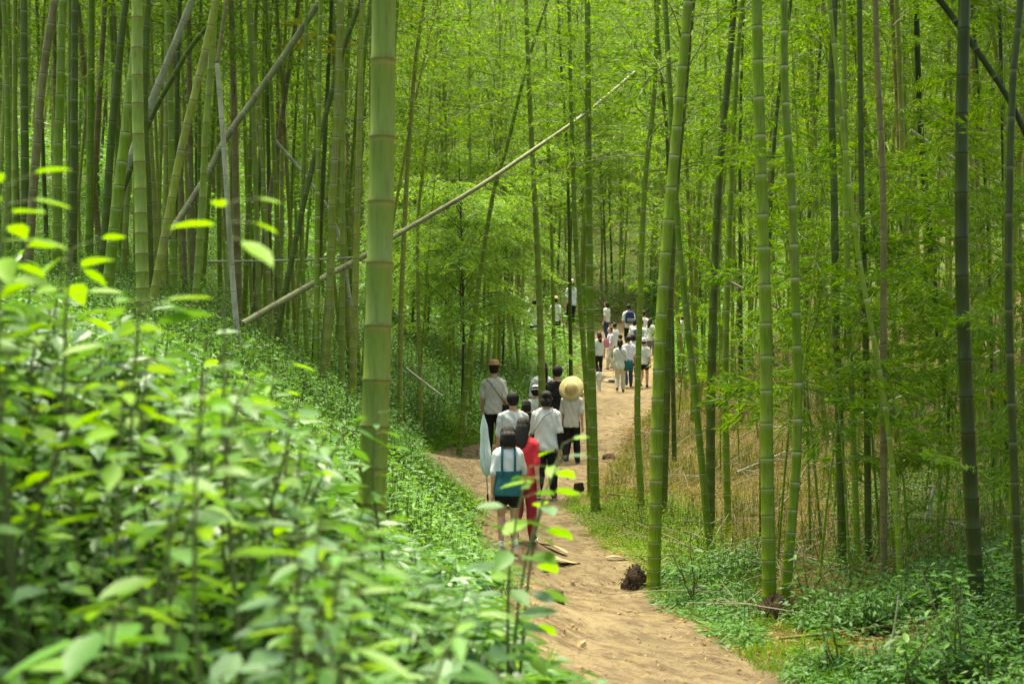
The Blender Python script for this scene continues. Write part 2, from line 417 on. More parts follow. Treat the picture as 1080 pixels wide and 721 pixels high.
def make_spray(L=1.0, nsec=12, nl=6, ll=.09, lw=.014, near=False, droop=.28):
    """leafy bamboo branch along +X with hanging leaf fans; slot 0 twig, slot 1 leaf"""
    mb = MB()
    t = np.linspace(0, 1, 7); main = np.stack([t * L, .03 * L * np.sin(t * 5), -droop * L * t ** 2], -1)
    tube(mb, main, np.linspace(.006, .0015, 7) * max(L, .5), 3, 0, cap=False)
    P, D = [], []
    for k in range(nsec):
        tt = .18 + .8 * k / nsec + rnd.uniform(-.02, .02); o = np.array([np.interp(tt, t, main[:, q]) for q in range(3)])
        side = 1 if k % 2 else -1; a = side * R(rnd.uniform(25, 70)); l2 = L * rnd.uniform(.2, .42) * (1.15 - .6 * tt)
        dr = np.array([math.cos(a), math.sin(a), rnd.uniform(-.25, .35)])
        s = np.linspace(0, 1, 4)[:, None]; seg = o + dr * l2 * s + np.array([0, 0, -.25 * l2]) * s ** 2
        tube(mb, seg, .0016, 3, 0, cap=False)
        for q in range(nl):
            f = rnd.uniform(.3, 1); b = o + dr * l2 * f + np.array([0, 0, -.25 * l2]) * f * f
            fan = a + R(rnd.uniform(-50, 50)); P.append(b); D.append((math.cos(fan), math.sin(fan), rnd.uniform(-1.3, .25)))
    n = len(P); Nn = nrm(np.c_[rng.normal(0, .9, n), rng.normal(0, .9, n), np.ones(n)])
    leaves(mb, P, D, Nn, ll * rng.uniform(.6, 1.25, n), lw * rng.uniform(.7, 1.2, n), 1, near)
    return mb

def bilinear(M4, p): return p
def make_crown(H=6.0, nb=30, rad=1.5, ll=.13, lw=.026, nsec=14, nl=7, low=False):
    """crown of a bamboo from its lowest branch (z 0) to its tip (z H), leaning over at the top"""
    sprays = [make_spray(1.0, nsec, nl, ll / rad, lw / rad) for _ in range(4)]
    mb = MB(); ga = 2.39996
    for k in range(nb):
        f = k / (nb - 1); z = H * f ** .9 * .98
        reach = rad * (1.05 - .75 * f) * rnd.uniform(.65, 1.2) * (1 if f > .12 or not low else .8)
        Rm = rotm(k * ga + rnd.uniform(-.4, .4), R(rnd.uniform(0, 62)), rnd.uniform(-1.1, 1.1)) * reach
        T = np.eye(4); T[:3, :3] = Rm; T[:3, 3] = (.06 * H * f ** 2.2 * 1.5, 0, z - .04 * H * f ** 3)
        mb.merge(sprays[k % 4], T, rnd.random() * .3)
    return mb

crown_src = [make_crown(6.5, 40, 1.55), make_crown(7.5, 46, 1.7), make_crown(5.5, 36, 1.35), make_crown(9.0, 60, 1.7, low=True), make_crown(8.0, 46, 1.45, low=True)]
crown_me = [c.mesh('foliage', [M['twig'], M['bamboo_leaf']]) for c in crown_src]
spray_src = [make_spray(1.0, 19, 8, .12, .019, True) for _ in range(6)]
spray_me = [c.mesh('leafy_branch', [M['twig'], M['bamboo_leaf']]) for c in spray_src]
spray_y = spray_src[0].mesh('leafy_branch', [M['twig'], M['bamboo_leaf_yellow_lit']])

# ------------------------------------------------------------------ culms
def catmull(P, n):
    P = np.asarray(P, float)
    if len(P) == 2: return P[0] + (P[1] - P[0]) * np.linspace(0, 1, n)[:, None]
    Q = np.vstack([2 * P[0] - P[1], P, 2 * P[-1] - P[-2]]); out = []
    m = len(P) - 1; per = max(2, n // m)
    for k in range(m):
        p0, p1, p2, p3 = Q[k:k + 4]; t = np.linspace(0, 1, per, endpoint=False)[:, None]
        out.append(.5 * ((2 * p1) + (-p0 + p2) * t + (2 * p0 - 5 * p1 + 4 * p2 - p3) * t ** 2 + (-p0 + 3 * p1 - 3 * p2 + p3) * t ** 3))
    return np.vstack(out + [P[-1:]])

def culm_mb(pts, r0, r1, sides=10, dead=False, spacing=.27, base_short=True, seed=0):
    """one culm along pts (base first) with real node ridges"""
    mb = MB(); C = catmull(pts, 60)
    s = np.r_[0, np.cumsum(np.linalg.norm(np.diff(C, axis=0), axis=1))]; Lt = s[-1]
    q = random.Random(seed); nodes = [0.0]
    while nodes[-1] < Lt:
        x = nodes[-1]; sp = spacing * (.36 + .64 * min(1, x / 1.6)) if base_short else spacing
        nodes.append(x + sp * q.uniform(.9, 1.12))
    rs, rr, av = [], [], []
    for k in range(len(nodes) - 1):
        a, b = nodes[k], nodes[k + 1]; ln = b - a
        for off, bump in ((0.0, 1.075), (.010, 1.06), (.022, .985), (ln * .5, 1.0), (ln - .012, 1.0), (ln - .002, 1.05)):
            x = a + off
            if x > Lt or (rs and x <= rs[-1]): continue
            f = x / Lt; rad = r0 + (r1 - r0) * f ** .9
            flare = 1 + (.16 * math.exp(-x / .18) if base_short else 0)
            rs.append(x); rr.append(rad * bump * flare); av.append(k + min(.999, off / ln))
    rs = np.array(rs); P = np.stack([np.interp(rs, s, C[:, k]) for k in range(3)], -1)
    tube(mb, P, np.array(rr), sides, 0, av)
    return mb

bamboo_count = 0
def hero(pix, wpx, d=None, kind='green', label='', H=12.0, base=None, crown=None, sides=12, sprays=(), dia=None, group=None, dead=False, spacing=.27):
    """a bamboo traced from points of the photograph (top first); d found from its base when that shows"""
    global bamboo_count; bamboo_count += 1
    if d is None: d = depth_at(*pix[-1])
    r = wpx * d / F / 2
    tilt = rnd.uniform(-.03, .03)
    P = [W(a, b, d) for a, b in pix][::-1]                     # base first
    P = [p + np.array([0, (p[2] - P[0][2]) * tilt, 0]) for p in P]
    dr = P[0] - P[1]; dr = dr / abs(dr[2]); x, y, z = P[0]
    g = float(gz(x, y))
    if z > g - .05:
        dz = z - g + .08; P.insert(0, P[0] + np.array([dr[0] * dz * .6, 0, -dz]))
    bx, by, bz = P[0]
    if not dead:
        top = P[-1]; dt = (P[-1] - P[-2]); dt = dt / dt[2]; need = H - (top[2] - bz)
        if need > .5:
            for k in (1, 2, 3):
                P.append(P[-1] + np.array([dt[0] * (1 - .1 * k) + .01 * k, .02 * k, 1]) * need / 3)
    root = empty('bamboo', (bx, by, float(gz(bx, by))))
    o0 = np.array(root.location)
    P = np.array(P) - o0
    culm_mb(P, r * 1.06, r * (.35 if not dead else .8), sides, dead, spacing, True, bamboo_count).build('culm', CULM[kind], root, True)
    if not dead:
        hh = P[:, 2]; zc = H * (.38 if 400 < pix[0][0] < 760 else .50); pc = np.array([np.interp(zc, hh, P[:, k]) for k in range(3)])
        f = link('foliage', crown_me[bamboo_count % 5], root, pc); f.rotation_euler = (0, 0, rnd.uniform(0, 6.28)); s_ = rnd.uniform(.75, .95); f.scale = (s_ * (1.45 if pix[0][0] > 860 else .75 if pix[0][0] < 460 else 1),) * 3
    for (sx, sy, sc_, az) in sprays:
        p = W(sx, sy, d) - o0; zz = p[2] ; pb = np.array([np.interp(zz - .1 * sc_, P[:, 2], P[:, k]) for k in range(3)])
        v = (p - pb); v[1] += rnd.uniform(-.3, .3)
        ln = max(.35, np.linalg.norm(v) * 1.25); b = link('leafy_branch', spray_me[rnd.randrange(6)], root, pb)
        b.rotation_euler = (rnd.uniform(-.9, .9), -math.atan2(v[2] + .28 * ln, math.hypot(v[0], v[1])) * .8, math.atan2(v[1], v[0])); b.scale = (ln,) * 3 if ln < 1.4 else (ln, ln * .7, ln * .7)
    tag(root, label, 'bamboo', group)
    return root

HG = 'bamboos standing near the path'
SPR = True
LG = 'bamboos on the left bank'
RG = 'bamboos on the right slope'
hero([(405, -5), (403.5, 120), (401, 250), (398, 370), (394, 480), (389, 590)], 29, 6.2, 'sage', 'thickest foreground bamboo, grey green with tan node rings, rising from the left shrubs', sides=28, spacing=.31, group=HG)
hero([(619, -5), (621, 250), (624, 400), (628, 540)], 9.5, None, 'green', 'straight slim dark green bamboo at the path edge just right of the walking group', group=HG, sides=14, sprays=[(645, 50, 1, 0), (594, 30, 1, 0), (648, 120, 1, 0), (596, 100, 1, 0)])
hero([(604, 150), (608, 260), (616, 370), (621, 450), (623, 522)], 6.5, None, 'green', 'slender bamboo close behind the straight slim one beside the walking group', group=HG)
hero([(725, -5), (716, 100), (707, 200), (699, 300), (694, 400), (692, 500), (689, 622)], 13.5, None, 'green', 'stout curving green bamboo whose base sits by the brown root clump at the path edge', group=HG, sides=16)
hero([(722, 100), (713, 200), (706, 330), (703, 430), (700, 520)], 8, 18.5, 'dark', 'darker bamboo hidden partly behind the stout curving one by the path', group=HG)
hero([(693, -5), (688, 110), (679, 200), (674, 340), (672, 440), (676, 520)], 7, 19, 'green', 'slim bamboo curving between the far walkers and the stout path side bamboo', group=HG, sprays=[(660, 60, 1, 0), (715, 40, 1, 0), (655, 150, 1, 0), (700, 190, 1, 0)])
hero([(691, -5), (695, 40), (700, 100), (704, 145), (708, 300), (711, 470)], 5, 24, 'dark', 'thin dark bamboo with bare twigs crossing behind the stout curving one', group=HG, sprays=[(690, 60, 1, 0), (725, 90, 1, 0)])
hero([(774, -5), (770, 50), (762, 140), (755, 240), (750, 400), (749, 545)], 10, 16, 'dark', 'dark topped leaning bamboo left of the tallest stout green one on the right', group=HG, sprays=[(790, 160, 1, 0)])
hero([(711, 190), (715, 250), (722, 320), (731, 400), (740, 490), (749, 585)], 7.5, None, 'green', 'slim bamboo slanting down to the right into green weeds beside the path', group=HG)
hero([(784, -5), (778, 60), (772, 180), (767, 310), (765, 420), (768, 560)], 7.5, 16.5, 'green', 'slim upright green bamboo second left of the stout bamboo with dark base', group=HG, sprays=[(775, 210, 1, 0)])
hero([(795, -5), (797, 80), (801, 200), (806, 340), (808, 480), (812, 655)], 14.5, None, 'green', 'stout straight green bamboo with pale rings and a dark rooted base right of the path', group=HG, sides=18, sprays=[(830, 165, 1, 0), (785, 165, 1, 0)])
hero([(826, -5), (827, 100), (834, 200), (838, 300), (841, 400), (840, 480), (834, 560), (827, 645)], 10.5, 10.9, 'green', 'bowed green bamboo sharing its rooted base with the stout straight one', group=HG, sides=14, sprays=[(870, 180, 1, 0), (790, 170, 1, 0)])
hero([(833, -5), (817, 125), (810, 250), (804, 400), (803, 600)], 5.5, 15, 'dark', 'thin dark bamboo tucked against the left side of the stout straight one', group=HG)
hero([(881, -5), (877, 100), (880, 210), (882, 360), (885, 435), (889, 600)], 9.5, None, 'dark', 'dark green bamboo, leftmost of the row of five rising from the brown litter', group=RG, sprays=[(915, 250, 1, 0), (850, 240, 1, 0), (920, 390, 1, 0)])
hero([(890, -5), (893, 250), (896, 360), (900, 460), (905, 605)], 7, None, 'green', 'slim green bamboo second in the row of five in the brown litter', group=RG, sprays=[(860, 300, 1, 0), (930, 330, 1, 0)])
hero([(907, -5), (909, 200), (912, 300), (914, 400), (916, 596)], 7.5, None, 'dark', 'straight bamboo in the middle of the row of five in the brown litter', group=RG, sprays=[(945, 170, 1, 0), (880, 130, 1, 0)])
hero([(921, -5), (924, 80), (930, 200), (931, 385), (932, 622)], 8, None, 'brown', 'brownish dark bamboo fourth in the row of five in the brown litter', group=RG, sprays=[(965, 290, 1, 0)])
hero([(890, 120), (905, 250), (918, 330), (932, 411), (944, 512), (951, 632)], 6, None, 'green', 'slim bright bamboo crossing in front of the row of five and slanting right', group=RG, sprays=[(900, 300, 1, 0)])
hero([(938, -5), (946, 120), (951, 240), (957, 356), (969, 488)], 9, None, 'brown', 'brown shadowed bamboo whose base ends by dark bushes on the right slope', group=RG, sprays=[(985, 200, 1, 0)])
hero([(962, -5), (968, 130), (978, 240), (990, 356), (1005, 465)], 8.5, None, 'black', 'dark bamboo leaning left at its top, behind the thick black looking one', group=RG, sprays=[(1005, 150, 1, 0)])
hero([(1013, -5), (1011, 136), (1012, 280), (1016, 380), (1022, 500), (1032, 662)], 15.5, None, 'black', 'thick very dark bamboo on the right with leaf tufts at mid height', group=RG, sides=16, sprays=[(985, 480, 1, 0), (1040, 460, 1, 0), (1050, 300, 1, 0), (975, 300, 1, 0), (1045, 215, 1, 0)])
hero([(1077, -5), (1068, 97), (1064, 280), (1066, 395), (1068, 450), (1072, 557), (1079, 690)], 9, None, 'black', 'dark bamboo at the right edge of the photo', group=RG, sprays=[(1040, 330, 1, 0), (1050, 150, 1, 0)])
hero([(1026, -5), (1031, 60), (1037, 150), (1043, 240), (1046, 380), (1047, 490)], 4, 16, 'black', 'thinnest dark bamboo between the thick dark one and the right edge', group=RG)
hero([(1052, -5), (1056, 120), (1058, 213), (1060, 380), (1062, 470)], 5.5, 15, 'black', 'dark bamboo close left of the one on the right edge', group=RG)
hero([(852, -5), (858, 120), (862, 260), (866, 400), (870, 450)], 6, 22, 'green', 'green bamboo in the gap between the bowed one and the row of five', group=RG, sprays=[(830, 90, 1, 0)])
hero([(868, -5), (860, 130), (852, 260), (850, 420)], 5, 24, 'dark', 'thin dark bamboo leaning right just beyond the bowed green one', group=RG)
# left bank
hero([(27, -5), (27, 190), (26, 320)], 9, 16, 'dark', 'bluish green straight bamboo nearest the left edge of the photo', group=LG)
hero([(60, -5), (46, 83), (38, 170), (31, 260)], 9.5, 15.5, 'brown', 'brown sided bamboo leaning right near the left edge', group=LG)
hero([(67, -5), (63, 110), (61, 190), (60, 290)], 10, 16.5, 'green', 'olive bamboo third in the cluster near the left edge', group=LG)
hero([(77, -5), (77, 150), (76, 300)], 9, 17, 'dark', 'dark straight bamboo fourth in the cluster near the left edge', group=LG)
hero([(135, -5), (125, 80), (118, 150), (113, 220), (106, 320)], 9, 15, 'dark', 'dark leaning bamboo crossing in front of the pair left of the thick one', group=LG)
hero([(148, -5), (139, 70), (130, 150), (122, 220), (112, 320)], 12, 14.5, 'green', 'lighter leaning bamboo beside the dark one, left of the thick upright one', group=LG, sides=14)
hero([(142, -5), (144, 125), (147, 200), (151, 330)], 13.5, 13.8, 'sage', 'thick upright grey green bamboo of the left bank', group=LG, sides=16)
hero([(157, -5), (153, 120), (156, 200), (158, 300)], 9, 17, 'dark', 'dark bamboo peeping out right behind the thick upright one of the left bank', group=LG)
hero([(174, -5), (174, 200), (174, 310)], 6, 19, 'olive', 'thin olive upright bamboo between the thick one and the grey fallen pole', group=LG)
hero([(190, -5), (186, 150), (184, 310)], 5.5, 19, 'dark', 'thin dark upright bamboo crossing the dead leaning poles', group=LG)
hero([(227, -5), (210, 75), (192, 150), (178, 225), (163, 310)], 9.5, 15, 'olive', 'olive bamboo leaning strongly right on the left bank', group=LG)
hero([(228, -5), (223, 60), (217, 139), (213, 220), (206, 320)], 8, 15.5, 'sage', 'grey green bamboo with dark node rings left of the pale broken stick', group=LG)
hero([(381, -5), (364, 42), (347, 105), (323, 200), (301, 305), (287, 388)], 6.5, None, 'dark', 'slender dark bamboo leaning far right above the undergrowth', group=LG, H=13)
hero([(322, -5), (321, 100), (318, 250), (322, 340), (326, 410)], 5, 18, 'green', 'thin bamboo with a slight bend left of the teal one', group=LG)
hero([(337, -5), (335, 150), (334, 300), (333, 410)], 6, 17, 'green', 'teal green straight bamboo among those left of the thickest one', group=LG)
hero([(359, -5), (355, 120), (351, 200), (347, 325), (340, 412)], 9, 17, 'olive', 'broad olive brown bamboo crossed by the long slanting pole', group=LG)
hero([(360, -5), (361, 200), (360, 410)], 6.5, 19, 'sage', 'pale green bamboo right of the broad olive one', group=LG)
hero([(392, -5), (383, 80), (379, 200), (375, 310), (373, 410)], 6, 18.5, 'green', 'green bamboo just left of the thickest foreground one', group=LG)
hero([(301, -5), (297, 150), (296, 330), (297, 400)], 4.5, 23, 'olive', 'thin yellowish bamboo in front of the thicket left of centre', group=LG)
hero([(280, -5), (278, 130), (280, 340)], 5, 24, 'green', 'thin green bamboo rising behind the long pale leaning pole', group=LG)
hero([(450, -5), (440, 60), (434, 125), (429, 200), (423, 330), (422, 415)], 6, 23, 'olive', 'slightly leaning bamboo just right of the thickest one', group=LG)
hero([(579, -5), (561, 50), (547, 103), (533, 160), (521, 200), (506, 290), (492, 400), (484, 480)], 6, None, 'green', 'slender bamboo leaning right across the feathery tree with its foot on the path edge', group=HG, H=13, sprays=[(605, 40, 1, 0), (535, 60, 1, 0), (520, 120, 1, 0), (580, 120, 1, 0), (555, 15, 1, 0)])
hero([(589, -5), (593, 83), (597, 139), (600, 220), (602, 390)], 4.5, 29, 'dark', 'thin dark bamboo left of the straight slim path side one', group=HG)
hero([(558, 90), (563, 190), (568, 290), (571, 385)], 8, 26, 'sage', 'pale green bamboo right of the feathery tree', group=HG)
hero([(578, 150), (581, 230), (585, 395)], 4.5, 30, 'green', 'thin light bamboo right behind the pale one by the feathery tree', group=HG)
hero([(458, 60), (447, 167), (440, 250), (443, 400)], 4.5, 27, 'olive', 'thin bent bamboo left of the dark trunk of the feathery tree', group=LG)

# dead and slanting culms
def pole(pix, wpx, d, kind='pale', label='', d2=None, w2=None, name='dead_culm', cat='dead culm', dead=True, group=None, sag=False):
    n = len(pix); ds = np.linspace(d, d2 or d, n)
    P = np.array([W(a, b, dd) for (a, b), dd in zip(pix, ds)])
    if sag: P[:, 2] = np.maximum(P[:, 2], gz(P[:, 0], P[:, 1]) + .02)
    o0 = P[0].copy(); r = wpx * d / F / 2; r2 = (w2 or wpx * .8) * ds[-1] / F / 2
    o = culm_mb(P - o0, r, r2, 9, True, .3, False, int(abs(pix[0][0]))).build(name, CULM[kind], None, True, loc=o0)
    tag(o, label, cat, group); return o
pole([(255, 342), (330, 299), (380, 272), (418, 248), (500, 200), (560, 160), (620, 118), (670, 76)], 7.6, 16.5, 'weathered', 'long slanting culm running up to the right behind the thickest bamboo', 24, 3.5, name='leaning_culm', cat='leaning bamboo')
pole([(176, 250), (192, 226), (215, 190), (240, 143), (265, 108), (300, 58), (338, 0), (350, -25)], 7.4, 17, 'weathered', 'grey green pole slanting up right from the left bank past the pale broken stick', 19, 7, name='leaning_culm', cat='leaning bamboo')
pole([(120, 240), (137, 170), (158, 112), (183, 50), (204, -4), (212, -25)], 9, 18, 'pale', 'broad pale dead culm slanting behind the thick upright bamboo of the left bank', name='leaning_culm', cat='leaning bamboo')
pole([(120, 225), (158, 128), (180, 86), (200, 52), (222, 24)], 6, 17.5, 'dark', 'dark slanting pole touching the broad pale dead culm', name='leaning_culm', cat='leaning bamboo')
pole([(256, 400), (252, 370), (245, 290), (236, 155), (229, 66)], 6.5, 14.5, 'pale', 'pale grey broken stick standing upright in the undergrowth', name='dead_culm')
pole([(229, 66), (236, 20), (241, -15)], 4.5, 14.6, 'brown', 'tan upper piece snapped over the pale grey broken stick')
pole([(219, 276), (290, 275), (350, 273), (390, 270)], 2.6, 19, 'pale', 'thin dead pole lying level behind the left bank bamboos')
pole([(290, 148), (325, 190), (355, 240), (372, 330)], 3.6, 21, 'pale', 'pale arched dead culm left of the thickest bamboo')
pole([(315, 62), (345, 98), (368, 140)], 2.5, 26, 'sage', 'short slanting grey twig high in the left thicket')
pole([(428, 388), (450, 405), (470, 420)], 2.2, 22, 'pale', 'short pale stick poking from the shrubs behind the thickest bamboo')
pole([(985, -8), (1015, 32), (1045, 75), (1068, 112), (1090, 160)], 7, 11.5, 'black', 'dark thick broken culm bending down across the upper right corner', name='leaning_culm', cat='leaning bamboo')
pole([(1040, -6), (1080, 22)], 4, 13, 'pale', 'short pale stick in the upper right corner')
pole([(960, 138), (1010, 170), (1050, 192), (1092, 214)], 4, 17, 'pale', 'pale dead pole slanting down right behind the thick dark bamboo')
pole([(752, 288), (790, 308), (835, 333), (872, 356)], 3.6, 24, 'pale', 'pale dead pole slanting down behind the stout right bamboo')
pole([(900, 440), (950, 418), (1006, 393), (1085, 355)], 2.6, 17, 'pale', 'long pale pole leaning up towards the right edge above dark bushes')
def ground_stick(a, b, wpx, label, kind='pale', n=5, lift=.03):
    da, db = depth_at(*a), depth_at(*b)
    P = np.array([W(a[0] + (b[0] - a[0]) * t, a[1] + (b[1] - a[1]) * t, da + (db - da) * t) for t in np.linspace(0, 1, n)])
    z = gz(P[:, 0], P[:, 1]) + lift; P[:, 2] = z * .5 + np.linspace(z[0], z[-1], n) * .5 + .02
    o0 = P[0].copy(); d = (da + db) / 2; r = wpx * d / F / 2
    o = culm_mb(P - o0, r, r * .7, 7, True, .3, False, int(a[0])).build('fallen_stick', CULM[kind], None, True, loc=o0)
    tag(o, label, 'stick')
ground_stick((957, 547), (1066, 571), 3.2, 'pale fallen stick left of the thick dark bamboo foot')
ground_stick((840, 591), (925, 611), 2.8, 'fallen stick lying behind the feet of the row of five bamboos', 'olive')
ground_stick((735, 455), (905, 458), 2.2, 'long thin stick lying level on the litter slope')
ground_stick((777, 502), (880, 460), 3, 'pale stick slanting up the litter slope behind the stout bamboo')
ground_stick((822, 681), (1022, 650), 3.2, 'long thin branch lying over the green weeds low on the right', 'brown')
ground_stick((1032, 588), (1066, 622), 3, 'short stick right of the thick dark bamboo foot', 'olive')
ground_stick((640, 523), (690, 527), 3.2, 'brown stick across the litter between two path side bamboos', 'brown')
ground_stick((800, 398), (862, 375), 2.4, 'far stick on the slope between the bowed bamboo and the row of five')
ground_stick((940, 453), (996, 431), 2.4, 'thin stick on the slope below the long pale leaning pole')
pole([(977, 548), (981, 530), (988, 508)], 5, 13.5, 'pale', 'short broken stub standing on the litter left of the thick dark bamboo')
pole([(933, 735), (938, 690), (945, 650), (948, 625)], 2.2, 8.4, 'pale', 'thin whitish twig standing among weeds at the lower right', name='twig', cat='twig')
# ------------------------------------------------------------------ background bamboos
variants = []
for k in range(14):
    q = random.Random(100 + k); H = q.uniform(11, 14); r = q.uniform(.035, .06)
    bow = q.uniform(-.5, .5); top = q.uniform(.2, 1.4) * q.choice((-1, 1))
    P = [(0, 0, -.15), (bow * .3, 0, H * .25), (bow * .6, bow * .2, H * .5), (bow * .6 + top * .25, .1, H * .75), (bow * .3 + top, .2, H)]
    kind = ('green', 'olive', 'dark', 'sage', 'green', 'olive', 'brown')[k % 7]
    src = culm_mb(P, r, r * .22, 7, False, .3, True, k)
    variants.append((H, r, kind, src, src.mesh('culm', CULM[kind], True), P))
WORD = {'green': 'green', 'olive': 'yellowish olive', 'dark': 'dark green', 'sage': 'pale greyish', 'brown': 'brownish'}
occupied = [(o.location.x, o.location.y) for o in bpy.data.objects if o.name.startswith('bamboo')]
def region(px, d):
    far = 'deep' if d > 30 else 'near the front'
    if px < 210: a = 'in the shaded thicket above the left bank'
    elif px < 395: a = 'in the thicket left of the thickest foreground bamboo'
    elif px < 560: a = 'behind the feathery tree'
    elif px < 710: a = 'in the straight stand above the far walkers'
    elif px < 860: a = 'behind the stout path side bamboos'
    else: a = 'on the shaded slope at the right'
    return far, a
people_px = []   # filled below by the walkers' sight lines
def clear(px, d, x, y):
    if pathm(x, y) > -.35: return False
    if 505 < px < 640 and d < 34: return False
    if 600 < px < 712 and d < 51: return False
    if 395 < px < 520 and d < 27: return False
    if 712 < px < 775 and d < 26: return False
    if 775 < px < 1090 and d < 16: return False
    if px < 395 and d < 15: return False
    for a, b in occupied:
        if (a - x) ** 2 + (b - y) ** 2 < .35: return False
    return True
def bg_bamboo(px, d, lean=0., vi=None, sc_=None):
    x = (px - 540) / F * d; y = d
    v = variants[rnd.randrange(len(variants)) if vi is None else vi]; s_ = sc_ or rnd.uniform(.8, 1.1)
    z = float(gz(x, y))
    root = empty('bamboo', (x, y, z), (rnd.gauss(0, .035), rnd.gauss(0, .05) + lean, rnd.uniform(0, 6.28)))
    c = link('culm', v[4], root); c.scale = (s_ * rnd.uniform(.8, 1.15),) * 2 + (s_,) if False else (s_, s_, s_)
    low = rnd.random() < (.55 if d > 24 else .25)
    zc = v[0] * (.26 if low else .45); P = np.array(v[5])
    pc = [np.interp(zc, P[:, 2], P[:, k]) * s_ for k in range(3)]
    f = link('foliage', crown_me[(3 + rnd.randrange(2)) if low else rnd.randrange(3)], root, pc); f.scale = (s_ * (1.0 if low else .95),) * 3
    f.rotation_euler = (0, 0, rnd.uniform(0, 6.28))
    occupied.append((x, y))
    fr, a = region(px, d)
    lab = f'{WORD[v[2]]} {"leafy " if low else ""}bamboo {fr} {a}'
    tag(root, lab, 'bamboo', f'bamboos {fr} {a}')
n_bg = 0
tries = 0
plan = [  # px range, d range, count
    (-60, 400, 17, 28, 66), (-60, 400, 28, 40, 50), (400, 570, 27, 44, 22), (570, 715, 51, 60, 36),
    (712, 880, 26, 40, 26), (860, 1140, 16, 30, 36), (860, 1140, 30, 40, 12), (-420, -90, 9, 22, 14), (1160, 1700, 7, 18, 9)]  # final pair of ranges: out of view, added for the shade of their crowns
for a, b, d0, d1, cnt in plan:
    k = 0; tries = 0
    while k < cnt and tries < 4000:
        tries += 1
        px = rnd.uniform(a, b); d = math.sqrt(rnd.uniform(d0 * d0, d1 * d1)); x = (px - 540) / F * d
        if not clear(px, d, x, d): continue
        bg_bamboo(px, d); k += 1; n_bg += 1
# grove on the far hillside, beyond counting
mb = MB()
for k in range(820):
    for _ in range(30):
        d = math.sqrt(rnd.uniform(39 ** 2, 112 ** 2)) if k % 3 else rnd.uniform(39, 62); x = rnd.uniform(-.42, .42) * d
        if d < 60 and 560 < 540 + F * x / d < 712: continue
        break
    v = variants[rnd.randrange(len(variants))]; s_ = rnd.uniform(.8, 1.1); az = rnd.uniform(0, 6.28)
    T = np.eye(4); T[:3, :3] = np.array(Matrix.Rotation(rnd.gauss(0, .06), 3, 'Y') @ Matrix.Rotation(az, 3, 'Z')) * s_
    T[:3, 3] = (x, d, float(gz(x, d)))
    ki = {'green': 0, 'olive': 1, 'dark': 2, 'sage': 3, 'brown': 4}[v[2]]
    tmp = MB(); vv, ff, zz, mm, aa = v[3].packed()[0]
    tmp.v, tmp.f, tmp.sz, tmp.m, tmp.a, tmp.n = [vv], [ff], [zz], [mm * 0 + ki + 2], [aa], len(vv)
    mb.merge(tmp, T)
far_crown = [make_crown(7.5, 30, 1.8, .23, .05, 9, 4), make_crown(8.5, 32, 1.7, .23, .05, 9, 4)]
# crowns of that grove
gr = random.Random(3)
for k in range(1150):
    d = math.sqrt(gr.uniform(42 ** 2, 112 ** 2)); x = gr.uniform(-.43, .43) * d
    if d < 56 and 590 < 540 + F * x / d < 712: d += 16
    s_ = gr.uniform(.85, 1.15)
    T = np.eye(4); T[:3, :3] = np.array(Matrix.Rotation(gr.uniform(0, 6.28), 3, 'Z')) * s_; T[:3, 3] = (x, d, float(gz(x, d)) + gr.uniform(1.0, 6.0))
    mb.merge(far_crown[k % 2], T, gr.random() * .2)
tag(mb.build('far_bamboo_grove', [M['twig'], M['bamboo_leaf']] + [CULM[k] for k in ('green', 'olive', 'dark', 'sage', 'brown')]), 'dense far bamboo grove covering the hillside', 'bamboo grove', None, 'stuff')

# free sprays that hang in the view belong to slim young bamboos
def young(px, d, hpx, label, n=7, yellow=False, low=.3):
    """young thin bamboo with leafy branches from low down"""
    x = (px - 540) / F * d; z = float(gz(x, d))
    if pathm(x, d) > -.15: return
    topz = CZ - (hpx - 360.5) / F * d; H = topz - z
    root = empty('young_bamboo', (x, d, z)); lean = rnd.uniform(-.12, .12)
    P = np.array([(0, 0, -.1), (lean * H * .4, 0, H * .4), (lean * H, .05, H * .8), (lean * H * 1.5, .1, H)])
    culm_mb(P, .014, .004, 6, False, .3, False, int(px)).build('culm', CULM['green'], root, True)
    for k in range(n):
        f = low + (1 - low) * k / (n - 1); p = [np.interp(f * H, P[:, 2], P[:, q]) for q in range(3)]
        b = link('leafy_branch', spray_y if yellow else spray_me[k % 6], root, p); s_ = rnd.uniform(.6, 1.1) * (1.15 - .4 * f); b.scale = (s_,) * 3
        b.rotation_euler = (rnd.uniform(-1., 1.), -R(rnd.uniform(-5, 45)), k * 2.4 + rnd.uniform(-.5, .5))
    tag(root, label, 'bamboo', 'young leafy bamboos')
for a in [(818, 13, 160, 'young leafy bamboo filling the space behind the stout right bamboo'), (868, 14, 120, 'young leafy bamboo left of the row of five'),
          (938, 15, 180, 'young leafy bamboo behind the row of five with sprays at mid height'), (990, 13.5, 140, 'young leafy bamboo left of the thick dark bamboo'),
          (1046, 12, 240, 'young leafy bamboo between the thick dark bamboo and the right edge'), (905, 18, 60, 'tall young bamboo with fine leaves above the row of five'),
          (962, 20, 40, 'tall young bamboo with fine leaves in the dark upper right'), (1032, 18, 60, 'tall young bamboo with fine leaves near the right edge'),
          (840, 20, 40, 'tall young bamboo with fine leaves above the bowed green one'), (1012, 10.8, 420, 'low young bamboo with leaf sprays in front of the thick dark bamboo'),
          (780, 22, 170, 'young bamboo with fine leaves between the stout bamboos'), (735, 27, 150, 'young bamboo with fine leaves beyond the stout curving one')]:
    young(*a, n=9, low=.25)
